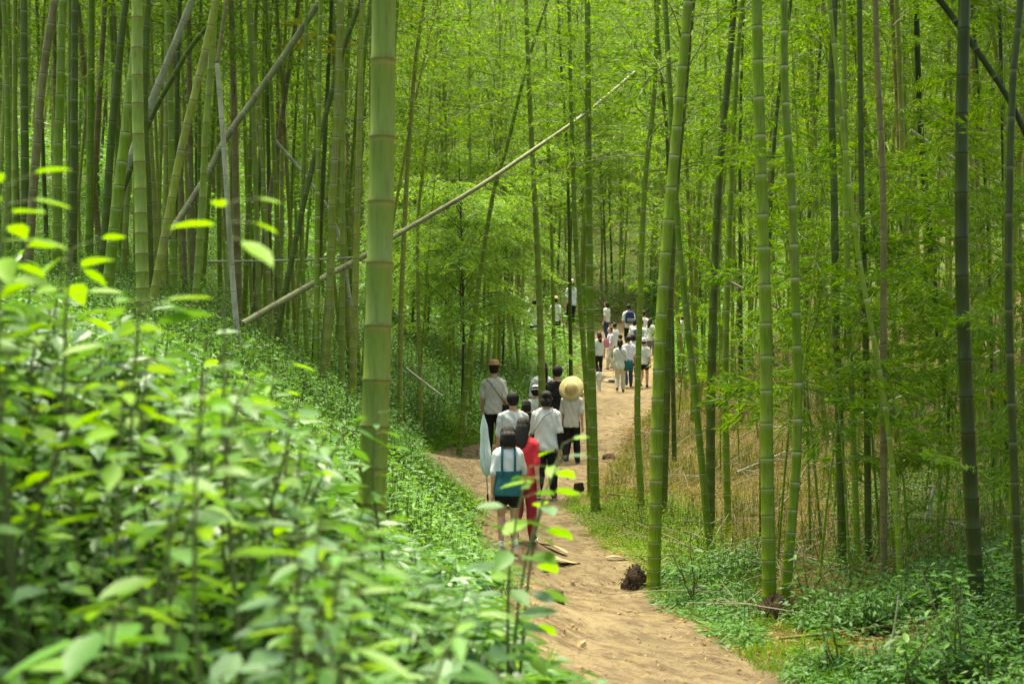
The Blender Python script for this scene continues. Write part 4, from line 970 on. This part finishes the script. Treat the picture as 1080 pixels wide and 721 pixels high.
def ellipsoid(mb, c, r, seg=16, T=None):
    V = []; vs = np.linspace(-math.pi / 2, math.pi / 2, 11)
    for b in vs:
        for a in np.linspace(0, 2 * math.pi, seg, endpoint=False): V.append((r[0] * max(math.cos(b), .02) * math.cos(a), r[1] * max(math.cos(b), .02) * math.sin(a), r[2] * math.sin(b)))
    V = np.array(V)
    if T is not None: V = V @ np.asarray(T).T
    f = [[i * seg + j, i * seg + (j + 1) % seg, (i + 1) * seg + (j + 1) % seg, (i + 1) * seg + j] for i in range(10) for j in range(seg)]
    V = V + np.asarray(c); mb.add(V, f); mb.add(V[:seg], [list(range(seg))[::-1]]); mb.add(V[-seg:], [list(range(seg))])
def solid(mb, name, mat, parent, voxel, smooth=2, folds=0.):
    """melts the shapes of mb into one continuous skin"""
    me = mb.mesh('tmp', mat); o = bpy.data.objects.new('tmp', me); col.objects.link(o)
    rm = o.modifiers.new('r', 'REMESH'); rm.mode = 'VOXEL'; rm.voxel_size = voxel; rm.use_smooth_shade = True
    sm = o.modifiers.new('s', 'SMOOTH'); sm.factor = .5; sm.iterations = smooth
    dg = bpy.context.evaluated_depsgraph_get(); dg.update()
    m2 = bpy.data.meshes.new_from_object(o.evaluated_get(dg)); bpy.data.objects.remove(o); bpy.data.meshes.remove(me)
    if folds:
        n = len(m2.vertices); c = np.empty(n * 3, np.float32); m2.vertices.foreach_get('co', c); c = c.reshape(-1, 3)
        nn = np.empty(n * 3, np.float32); m2.vertices.foreach_get('normal', nn); nn = nn.reshape(-1, 3)
        ph = folds * 9000 + len(m2.vertices) * .01; s_ = np.sin(c[:, 2] * 26 + 7 * np.sin(c[:, 0] * 11 + ph) + 5 * np.sin(c[:, 1] * 13)) * .7 + np.sin(c[:, 0] * 34 + c[:, 2] * 9 + 4 * np.sin(c[:, 2] * 10 + ph)) * .5
        m2.vertices.foreach_set('co', (c + nn * (s_ * folds)[:, None]).ravel())
    m2.name = name
    if not m2.materials: m2.materials.append(mat)
    m2.update(); return link(name, m2, parent)

def bent(a, b, L1, L2, pole_):
    """joint between a and b for a two segment limb"""
    a = np.array(a, float); b = np.array(b, float); d = b - a; D = min(np.linalg.norm(d), (L1 + L2) * .999); u = nrm(d)
    x = (L1 ** 2 - L2 ** 2 + D ** 2) / (2 * D); h = math.sqrt(max(L1 ** 2 - x ** 2, 0)); p = np.array(pole_, float); p = nrm(p - u * p.dot(u))
    return a + u * x + p * h, a + u * D

def person(px, py, hpx, label, yaw=0., top='white', bottom='black', bot='trousers', sleeve='short', hair='short', hat=None, shoe='shoe_dark',
           step=.0, arms=('down', 'down'), d=None, bulk=1.0, lean=0., armcloth=None, under=None, headturn=0., child=False, near=True, crouch=0., vox=None, group='walkers on the path'):
    """px,py: feet in the photograph, hpx: standing height in its pixels. yaw 0 walks away from the camera, +90 deg faces left"""
    if not near: step = step or .06 + .04 * math.sin(px); yaw += .35 * math.sin(px * 1.7)
    d = d or depth_at(px, py, 10, 60); H = hpx * d / F; x = (px - 540) / F * d
    root = empty('person', (x, d, float(gz(x, d)) - .005), (0, 0, yaw))
    vx = vox or (.0065 if near else .011); b = bulk
    hk = .152 if child else .133                       # head height share
    hipz = H * (.50 - .02 * child) - crouch; shz = H * (.815 if not child else .80) - crouch
    lv = lambda z, k=0: np.array([0, lean * (z - hipz), 0])
    sw = .100 * H * (.95 if hair in ('long', 'bun', 'pony', 'bob') else 1.05) * (b ** .6)
    hw = .052 * H * b ** .4
    legs = []
    for s_ in (-1, 1):
        hip = np.array([s_ * hw, 0, hipz]); foot = np.array([s_ * hw * 1.05, s_ * step * H, .047 * H + (.03 * H if s_ * step < -.03 else 0)])
        kn, ft = bent(hip, foot, .235 * H, .225 * H, (0, 1, 0)); legs.append((hip, kn, ft))
    armsJ = []
    for s_, mode in zip((-1, 1), arms):
        sh = np.array([s_ * sw, 0, shz - .030 * H]) + lv(shz)
        if mode == 'down': tgt = sh + np.array([s_ * .030 * H, .02 * H - s_ * step * .35 * H, -.318 * H]); pl = (s_ * .3, -1, 0)
        elif mode == 'front': tgt = sh + np.array([-s_ * .03 * H, .18 * H, -.20 * H]); pl = (s_ * .6, -.6, -.6)
        elif mode == 'hip': tgt = sh + np.array([s_ * .02 * H, .07 * H, -.28 * H]); pl = (s_, -.3, 0)
        elif mode == 'out': tgt = sh + np.array([s_ * .24 * H, .06 * H, .01 * H]); pl = (0, -.3, -1)
        elif mode == 'up': tgt = sh + np.array([s_ * .06 * H, .10 * H, .10 * H]); pl = (s_, -.2, -.6)
        elif mode == 'side': tgt = sh + np.array([s_ * .15 * H, .05 * H, -.25 * H]); pl = (s_ * .3, -1, 0)
        el, wr = bent(sh, tgt, .175 * H, .15 * H, pl); armsJ.append((sh, el, wr))
    hc = np.array([0, .012 * H, H - crouch - hk * H / 2]) + lv(H * .9) * 1.0
    # body
    m = MB()
    def torso(m, e=0., z0=None, z1=None):
        z0 = hipz - .055 * H if z0 is None else z0; z1 = shz + .012 * H if z1 is None else z1
        prof = [(hipz - .07 * H, .078, .062), (hipz - .03 * H, .090 * b, .070 * b), (hipz + .02 * H, .090 * b, .066 * b), (hipz + .10 * H, .076 * b, .055 * b), (hipz + .17 * H, .085 * b ** .8, .060 * b ** .8),
                (shz - .07 * H, .102 * b ** .6, .064), (shz - .02 * H, .108 * b ** .5, .056), (shz + .012 * H, .085, .042), (shz + .030 * H, .045, .035)]
        zz = np.array([p[0] for p in prof]); zs = np.linspace(z0, min(z1, prof[-1][0]), 16); S = []
        for z in zs:
            o = lv(z); S.append((o[0], o[1] * 1.0, z, np.interp(z, zz, [p[1] for p in prof]) * H + e, np.interp(z, zz, [p[2] for p in prof]) * H + e))
        loft(m, S)
    torso(m, 0, None, shz + .03 * H)
    capsule(m, np.array([0, 0, shz - .01 * H]) + lv(shz), hc - np.array([0, .012 * H, .03 * H]), .034 * H, .030 * H)
    ellipsoid(m, hc + np.array([0, .002 * H, .006 * H]), (hk * .37 * H, hk * .45 * H, hk * .47 * H)); ellipsoid(m, hc + np.array([0, .012 * H, -.02 * H]), (hk * .28 * H, hk * .36 * H, hk * .34 * H))
    fy = hc[1] + hk * .45 * H
    capsule(m, (0, fy - .006 * H, hc[2] + .004 * H), (0, fy + .008 * H, hc[2] - .014 * H), .004 * H, .007 * H)
    for s_ in (-1, 1): ellipsoid(m, hc + np.array([s_ * hk * .385 * H, 0, -.004 * H]), (.005 * H, .009 * H, .016 * H))
    for (hip, kn, ft), s_ in zip(legs, (-1, 1)):
        capsule(m, hip, kn, .050 * H * b ** .5, .033 * H); capsule(m, kn, kn * .55 + ft * .45 + np.array([0, -.010 * H, 0]), .032 * H, .034 * H); capsule(m, kn * .55 + ft * .45 + np.array([0, -.008 * H, 0]), ft, .033 * H, .020 * H)
        capsule(m, ft + np.array([0, -.01 * H, -.024 * H]), ft + np.array([0, .085 * H, -.032 * H]), .020 * H, .014 * H)
    for (sh, el, wr), s_ in zip(armsJ, (-1, 1)):
        capsule(m, np.array([s_ * .05 * H, 0, shz - .005 * H]) + lv(shz), sh, .022 * H, .028 * H); capsule(m, sh, el, .028 * H, .022 * H); capsule(m, el, wr, .023 * H, .014 * H)
        u = nrm(wr - el); side = nrm(np.cross(u, (0, 0, 1) if abs(u[2]) < .8 else (0, 1, 0))); nor = np.cross(side, u)
        if abs(u[2]) >= .8: side, nor = nor, side       # palm faces the thigh, fingers spread fore and aft
        side = side * (1 if side[1] > 0 else -1) if abs(side[1]) > .3 else side; inn = np.array([-s_ * 1., 0, 0]); nor = nor * (1 if nor.dot(inn) > 0 else -1)
        pc = wr + u * .028 * H; capsule(m, wr, wr + u * .048 * H, .014 * H, .018 * H, flat=(1, 1)); capsule(m, wr + u * .02 * H + side * .012 * H, wr + u * .05 * H + side * .014 * H, .011 * H, .010 * H); capsule(m, wr + u * .02 * H - side * .012 * H, wr + u * .05 * H - side * .014 * H, .011 * H, .010 * H)
        for q_, (o_, ln) in enumerate(((.019, .040), (.0065, .046), (-.0065, .043), (-.019, .033))):
            k0 = wr + u * .052 * H + side * o_ * H; k1 = k0 + nrm(u + nor * .25) * ln * .55 * H; k2 = k1 + nrm(u + nor * .9) * ln * .5 * H
            capsule(m, k0, k1, .0056 * H, .0050 * H, 8); capsule(m, k1, k2, .0050 * H, .0042 * H, 8)
        t0 = wr + u * .018 * H + side * .015 * H; t1 = t0 + nrm(u + side * 1.1 + nor * .3) * .028 * H; capsule(m, t0, t1, .0075 * H, .0062 * H, 8); capsule(m, t1, t1 + nrm(u + side * .3 + nor * .4) * .02 * H, .0060 * H, .0050 * H, 8)
    solid(m, 'body', M['skin'], root, vx, 2)
    # eyes and mouth
    e = MB()
    for s_ in (-1, 1): ellipsoid(e, (s_ * .020 * H, fy - .010 * H, hc[2] + .006 * H), (.007 * H, .005 * H, .004 * H), 8)
    e.build('eyes', M['eye'], root, True)
    # shirt
    m = MB(); torso(m, .0155 * H, hipz - .045 * H if bot != 'shorts' else hipz - .03 * H, shz + .018 * H)
    sl = {'short': .72, 'long': 2.0, 'none': 0}[sleeve]
    for (sh, el, wr), s_ in zip(armsJ, (-1, 1)):
        if sl == 0: continue
        inn_ = np.array([s_ * .045 * H, 0, shz + .004 * H]) + lv(shz)
        if sl < 1: capsule(m, inn_, sh, .030 * H, .033 * H); capsule(m, sh, sh + (el - sh) * .85, .033 * H, .036 * H)
        else: capsule(m, inn_, sh, .030 * H, .033 * H); capsule(m, sh, el, .033 * H, .030 * H); capsule(m, el, wr, .030 * H, .022 * H)
    solid(m, 'shirt', M[top], root, vx * 1.2, 3, .0065 * H / 1.6)
    if armcloth:
        for (sh, el, wr), c_ in zip(armsJ, armcloth):
            if not c_: continue
            m = MB(); capsule(m, sh + (el - sh) * .6, el, .0275 * H, .026 * H); capsule(m, el, el + (wr - el) * .95, .026 * H, .018 * H); solid(m, 'arm_sleeve', M[c_], root, vx * 1.2, 1)
    # legs
    m = MB(); torso(m, .009 * H, hipz - .065 * H, hipz + .06 * H)
    if bot == 'trousers':
        for hip, kn, ft in legs: capsule(m, hip, kn, .058 * H * b ** .5, .044 * H); cf = kn * .55 + ft * .45 + np.array([0, -.009 * H, 0]); capsule(m, kn, cf, .044 * H, .044 * H); capsule(m, cf, ft + np.array([0, 0, -.005 * H]), .044 * H, .033 * H)
    elif bot == 'shorts':
        for hip, kn, ft in legs: capsule(m, hip, hip + (kn - hip) * .42, .060 * H, .056 * H)
    elif bot == 'skirt':
        loft(m, [(0, 0, hipz + .05 * H, .085 * H, .065 * H), (0, 0, hipz - .03 * H, .10 * H, .085 * H), (0, 0, hipz - .16 * H, .125 * H, .10 * H)])
    solid(m, bot, M[bottom], root, vx * 1.2, 2, .003 * H / 1.6)
    if under == 'overalls':
        m = MB(); torso(m, .029 * H, hipz - .04 * H, hipz + .16 * H); solid(m, 'overalls_bib', M['teal'], root, vx * 1.2, 2, .002)
        for s_ in (-1, 1):
            st = MB(); y0 = .085 * H; zz = np.linspace(hipz + .13 * H, shz + .022 * H, 7)
            P = [(s_ * (.052 * H), -(.078 * H - .035 * H * max(0, (q_ - .7) / .3)), z) for q_, z in zip(np.linspace(0, 1, 7), zz)] + [(s_ * .05 * H, .02 * H, shz + .030 * H)]
            tube(st, P, .010 * H, 6); st.build('shoulder_strap', M['teal'], root, True)
    # shoes
    for (hip, kn, ft), s_ in zip(legs, (-1, 1)):
        m = MB(); z = ft[2]; capsule(m, ft + np.array([0, -.018 * H, -.020 * H]), ft + np.array([0, .075 * H, -.028 * H]), .027 * H, .022 * H, flat=(.9, .9)); capsule(m, ft + np.array([0, -.01 * H, .004 * H]), ft + np.array([0, -.012 * H, -.015 * H]), .024 * H, .026 * H)
        so_ = solid(m, 'shoe', M[shoe], root, vx * 1.1, 1)
        k = MB(); loft(k, [(ft[0], ft[1] + .030 * H, ft[2] - .049 * H, .026 * H, .080 * H), (ft[0], ft[1] + .030 * H, ft[2] - .038 * H, .027 * H, .082 * H)], 16); k.build('sole', M['rubber'], so_, True)
    # hair
    r_ = hk * H; m = MB(); ellipsoid(m, hc + np.array([0, -.008 * H, .012 * H]), (r_ * .42, r_ * .47, r_ * .475))
    if hair != 'short': ellipsoid(m, hc + np.array([0, -.020 * H, -.015 * H]), (r_ * .42, r_ * .36, r_ * .52))
    else: ellipsoid(m, hc + np.array([0, -.018 * H, -.004 * H]), (r_ * .38, r_ * .36, r_ * .42))
    if hair == 'bob': loft(m, [(0, -.022 * H, hc[2] - .088 * H, r_ * .40, r_ * .27), (0, -.022 * H, hc[2] - .04 * H, r_ * .46, r_ * .34), (0, -.012 * H, hc[2] + .01 * H, r_ * .41, r_ * .40), (0, -.012 * H, hc[2] + .03 * H, r_ * .30, r_ * .30)])
    if hair == 'long':
        loft(m, [(0, -.062 * H, hc[2] - .20 * H, r_ * .22, r_ * .10), (0, -.064 * H, hc[2] - .14 * H, r_ * .36, r_ * .14), (0, -.045 * H, hc[2] - .07 * H, r_ * .42, r_ * .24), (0, -.02 * H, hc[2], r_ * .41, r_ * .36), (0, -.02 * H, hc[2] + .025 * H, r_ * .28, r_ * .26)])
    if hair == 'pony': capsule(m, hc + np.array([0, -.058 * H, .01 * H]), hc + np.array([0, -.078 * H, -.08 * H]), .022 * H, .020 * H); capsule(m, hc + np.array([0, -.078 * H, -.08 * H]), hc + np.array([0, -.072 * H, -.20 * H]), .020 * H, .006 * H)
    if hair == 'bun': ellipsoid(m, hc + np.array([0, -.06 * H, .035 * H]), (.028 * H, .026 * H, .028 * H)); loft(m, [(0, -.02 * H, hc[2] - .07 * H, r_ * .30, r_ * .25), (0, -.02 * H, hc[2] - .03 * H, r_ * .38, r_ * .34), (0, -.02 * H, hc[2], r_ * .3, r_ * .26)])
    cut = hc[1] + r_ * .30
    ho = solid(m, 'hair', M['hair'], root, vx, 14)
    me = ho.data; n = len(me.vertices); c = np.empty(n * 3, np.float32); me.vertices.foreach_get('co', c); c = c.reshape(-1, 3)
    c += (np.sin(np.arctan2(c[:, 1] - hc[1], c[:, 0]) * 13 + c[:, 2] * 25) * .0035 + np.sin(c[:, 0] * 210 + c[:, 2] * 60) * .002)[:, None] * nrm(c - hc) * np.array([1, 1, .3])
    f = (c[:, 1] > cut - .3 * r_) & (c[:, 2] < hc[2] + r_ * .22); c[f, 1] = np.minimum(c[f, 1], cut - .3 * r_); me.vertices.foreach_set('co', c.ravel()); me.update()
    if hat:
        kind, cm, tilt = hat; hm = MB(); a = 28; T = Matrix.Translation(Vector(hc + (np.array([0, -.045 * H, .0]) if tilt > 1 else np.array([0, -.005 * H, .035 * H])))) @ Matrix.Rotation(tilt, 4, 'X') @ Matrix.Scale(1.3 if tilt > 1 else 1, 4)
        if kind == 'sun': prof = [(.0, .062), (.030, .060), (.048, .050), (.055, .03), (.058, .004), (.085, -.001), (.118, -.008), (.118, -.011), (.085, -.004), (.053, 0.0), (.045, .045), (0.0, .056)]
        elif kind == 'trilby': prof = [(0, .058), (.025, .066), (.045, .06), (.052, .03), (.055, .006), (.075, .008), (.088, .016), (.088, .012), (.075, .003), (.05, .0), (.044, .05), (0, .05)]
        elif kind == 'cap': prof = [(0, .052), (.02, .051), (.038, .043), (.050, .025), (.054, .0), (.054, -.012), (.070, -.022), (.070, -.026), (.05, -.014), (.048, .02), (.03, .04), (0, .046)]
        an = np.linspace(0, 2 * math.pi, a, endpoint=False); V = [(r * H * math.cos(t), r * 1.06 * H * math.sin(t), z * H) for r, z in prof for t in an]
        hm.add(V, [[i * a + j, (i + 1) * a + j, (i + 1) * a + (j + 1) % a, i * a + (j + 1) % a] for i in range(len(prof) - 1) for j in range(a)])
        ob = hm.build('hat', M[cm], root, True); ob.matrix_local = T
    tag(root, label, 'person', group)
    root['H'] = H
    return dict(root=root, H=H, d=d, x=x, z=float(gz(x, d)), yaw=yaw, shz=shz, hipz=hipz, arms=armsJ, hc=hc, b=b, sw=sw)

def on(p, v):
    """point in a person's own frame to the world"""
    c, s = math.cos(p['yaw']), math.sin(p['yaw']); v = np.asarray(v, float)
    return np.array([p['x'] + c * v[0] - s * v[1], p['d'] + s * v[0] + c * v[1], p['z'] + v[2]])

def shoulder_bag(p, side, label, mat='black', size=(.22, .09, .17), cross=True, zf=None):
    """bag at the hip with a strap from the other shoulder"""
    H = p['H']; hz = p['hipz'] + .0 if zf is None else zf; sx = side * (.125 * H * p['b'] + size[0] * .2)
    root = empty('shoulder_bag', on(p, (sx, -.03, hz - size[2] / 2)), (0, 0, p['yaw']))
    m = MB(); loft(m, [(0, 0, 0, size[0] / 2 * .9, size[1] / 2), (0, 0, size[2] * .15, size[0] / 2, size[1] / 2 * 1.1), (0, 0, size[2] * .85, size[0] / 2 * .95, size[1] / 2 * .9), (0, 0, size[2], size[0] / 2 * .85, size[1] / 2 * .5)], 20, 4)
    m.build('pouch', M[mat], root, True)
    st = MB(); ssx = (-side if cross else side) * .062 * H; a = np.array([ssx - sx, .03, p['shz'] + .035 * H - hz + size[2] / 2]); e = np.array([0, 0, size[2]])
    b_ = -(.083 * H * p['b'])
    P = [a, a + np.array([0, b_ * .75, -.04 * H])] + [a * (1 - t) + e * t + np.array([0, b_ * 1.05 * math.sin(math.pi * (.25 + .7 * t)) ** .5, 0]) for t in (.25, .4, .55, .7, .85)] + [e]
    tube(st, catmull(P, 30), .007, 5); st.build('strap', M[mat], root, True)
    tag(root, label, 'bag'); return root
def backpack(p, label, mat='navy', k=1.0):
    H = p['H']; z = p['hipz'] + .06 * H; root = empty('backpack', on(p, (0, -.115 * H - .02, z)), (0, 0, p['yaw'])); m = MB()
    loft(m, [(0, 0, 0, .085 * H * k, .045 * H), (0, -.006, .04 * H, .10 * H * k, .06 * H), (0, 0, .14 * H, .098 * H * k, .055 * H), (0, 0, .22 * H * k, .085 * H * k, .045 * H), (0, .01, .25 * H * k, .05 * H, .025 * H)], 24, 3.2)
    solid(m, 'pack_body', M[mat], root, .009, 2, .002)
    q_ = MB(); loft(q_, [(0, -.058 * H, .03 * H, .065 * H * k, .016 * H), (0, -.064 * H, .06 * H, .07 * H * k, .022 * H), (0, -.056 * H, .11 * H, .066 * H * k, .012 * H)], 20, 3.5); q_.build('front_pocket', M['grey'], root, True)
    for s_ in (-1, 1):
        st = MB(); P = [(s_ * .05 * H, .04 * H, .22 * H), (s_ * .06 * H, .09 * H, .225 * H), (s_ * .07 * H, .16 * H, .17 * H), (s_ * .09 * H, .15 * H, .08 * H), (s_ * .085 * H, .04 * H, .03 * H)]
        tube(st, catmull(P, 20), .010, 6); st.build('strap', M[mat], root, True)
    tag(root, label, 'backpack'); return root

# --- the nearer walkers
p = person(521, 481, 99, 'person in white tee shirt and brown straw hat standing at the left of the group', -.25, 'offwhite', 'black', hat=('trilby', 'straw_dark', 0), arms=('down', 'down'), step=.02, shoe='shoe_dark')
shoulder_bag(p, 1, 'black shoulder bag at the hip of the person in the brown straw hat', 'black')
p = person(572, 478, 97, 'long haired person in white shirt ahead of the man in black', .15, 'white', 'denim', hair='long', step=.05)
p = person(588, 484, 99, 'broad person in black tee shirt with one arm reaching over to the right', -.05, 'black', 'black', hair='short', arms=('down', 'out'), bulk=1.15, step=.08)
p = person(603, 489, 86, 'person in white shirt and black trousers under a wide straw sun hat', -.25, 'offwhite', 'black', hair='short', hat=('sun', 'straw', 1.15), step=.08)
p = person(565, 486, 80, 'child in white cap and white top with dark straps', .1, 'white', 'denim', hair='short', hat=('cap', 'white', -.25), child=True)
p = person(555, 497, 76, 'dark haired child mostly hidden between the two adults in white', 0.0, 'black', 'black', hair='bob', child=True)
p = person(541, 533, 120, 'man in white tee shirt behind the girl with the red top', .2, 'white', 'grey', hair='short', arms=('down', 'front'), bulk=1.0, step=.08)
p8 = person(576, 526, 114, 'woman in white tee shirt and black trousers with one black arm sleeve', -.2, 'white', 'black', hair='bun', arms=('front', 'down'), armcloth=(None, 'black'), bulk=1.15, step=.075, lean=.04)
shoulder_bag(p8, -1, 'small dark bag with a thin diagonal strap worn by the woman in black trousers', 'grey', (.16, .07, .12))
p9 = person(552, 571, 131, 'girl in red top and red trousers right behind the nearest girl', -.3, 'red', 'maroon', hair='long', child=False, step=.07, shoe='shoe_dark', arms=('front', 'down'))
p10 = person(536, 580, 131, 'nearest girl with dark bob hair, white tee shirt, teal overalls and bare legs', .04, 'white', 'black', bot='shorts', hair='bob', under='overalls', shoe='shoe_white', child=True, step=-.06, arms=('down', 'front'), lean=.05)
# furled pale umbrella carried upright beside the nearest girl
c = on(p10, (-.20, .12, .58 * p10['H'])); um = empty('umbrella', c, (.05, -.05, 0)); um.scale = (.85,) * 3; m = MB(); N_ = 48; V = []
prof = [(.012, 0), (.035, .05), (.05, .14), (.048, .25), (.036, .42), (.03, .56), (.012, .66), (.004, .70)]
for r_, z in prof: V += [(r_ * (1 + .38 * math.sin(8 * a + z * 5)) * math.cos(a), r_ * (1 + .38 * math.sin(8 * a + z * 5)) * math.sin(a), z) for a in np.linspace(0, 2 * math.pi, N_, endpoint=False)]
m.add(V, [[i * N_ + j, i * N_ + (j + 1) % N_, (i + 1) * N_ + (j + 1) % N_, (i + 1) * N_ + j] for i in range(len(prof) - 1) for j in range(N_)]); m.build('canopy', M['paleblue'], um, True)
m = MB(); tube(m, [(0, 0, -.22), (0, 0, .72)], .006, 6); m.build('shaft', M['grey'], um, True)
m = MB(); tube(m, catmull([(0, 0, -.2), (0, 0, -.27), (.02, 0, -.3), (.045, 0, -.28)], 12), .011, 6); m.build('handle', M['black'], um, True)
tag(um, 'furled pale blue white umbrella held up left of the nearest girl', 'umbrella')
# --- the farther walkers
G2 = 'far walkers'
P_ = lambda *a, **k: person(*a, near=False, group=G2, **k)
P_(644, 369, 45, 'man in pale lilac shirt and light trousers facing left among the far walkers', 1.35, 'lilac', 'offwhite', hair='short', arms=('front', 'front'), sleeve='long', d=44)
P_(648, 362, 46, 'man in white shirt and dark trousers behind the one facing left', .5, 'white', 'black', hair='short', d=46)
b1 = P_(663, 352, 46, 'man with the navy backpack, the highest head among the far walkers', -.1, 'white', 'black', hair='short', d=48)
backpack(b1, 'navy backpack worn by the man highest in the far group', 'navy', 1.1)
P_(658, 372, 38, 'child in khaki yellow top between the two clusters of far walkers', .6, 'khaki', 'khaki', hair='short', child=True, sleeve='long', lean=.35, arms=('front', 'side'), d=43.5)
P_(679, 357, 46, 'person in cream shirt at the upper right of the far group', -.3, 'cream', 'grey', hair='short', d=47)
b2 = P_(676, 382, 50, 'person in white shirt wearing a blue backpack sideways', -.5, 'white', 'denim', hair='short', arms=('up', 'down'), d=44)
backpack(b2, 'teal blue backpack at the right side of the far group', 'denim')
P_(679, 412, 52, 'person in white cap, white tee shirt and black shorts with bare legs', -.1, 'white', 'black', bot='shorts', hair='short', hat=('cap', 'white', 0), d=40, step=.05)
f8 = P_(654, 413, 56, 'girl with a long black ponytail, white shirt and cream trousers', .0, 'white', 'offwhite', bot='trousers', hair='pony', sleeve='long', d=39.5, step=.05)
shoulder_bag(f8, 1, 'teal shoulder bag of the girl with the ponytail', 'teal', (.26, .12, .30), zf=.75)
P_(663, 408, 54, 'person in white shirt and dark trousers right beside the ponytail girl', -.1, 'lilac', 'denim', hair='short', d=40.5)
f10 = P_(632, 390, 46, 'long haired woman in white top and black trousers beside the slim bamboo', .3, 'white', 'black', hair='long', d=42, step=.06)
shoulder_bag(f10, 1, 'pink bag of the long haired woman beside the slim bamboo', 'pink', (.2, .08, .26), zf=.95)
P_(632, 417, 24, 'small child in white standing at the path edge behind the slim bamboo', .2, 'white', 'white', hair='short', child=True, d=39)
P_(603, 341, 50, 'person in white hat and black trousers alone up the slope', .2, 'white', 'black', hair='short', hat=('cap', 'white', 0), d=50)
P_(564, 357, 52, 'person in white shirt and black shorts seen between pale bamboos', .1, 'white', 'black', bot='shorts', hair='short', d=46)
P_(586, 352, 46, 'person in cream top seen between bamboos left of the lone white hat', -.2, 'cream', 'black', hair='short', d=48, hat=('trilby', 'straw', 0))
P_(669, 360, 44, 'dark haired person in white half hidden under the man with the navy backpack', .4, 'white', 'black', hair='bob', d=46.5, step=.08)
P_(686, 366, 44, 'person in white at the right end of the far group beside the stout bamboo', -.6, 'white', 'grey', hair='long', d=46, arms=('front', 'hip'))
P_(640, 352, 40, 'dark haired person in cream at the back left of the far group', .7, 'cream', 'denim', hair='bob', d=49)
P_(668, 402, 44, 'child in white top between the ponytail girl and the white cap', .3, 'white', 'black', hair='bob', child=True, d=42)
P_(721, 384, 50, 'person in white with a grey bag seen between the stout bamboos', -.3, 'offwhite', 'offwhite', hair='bob', d=43)
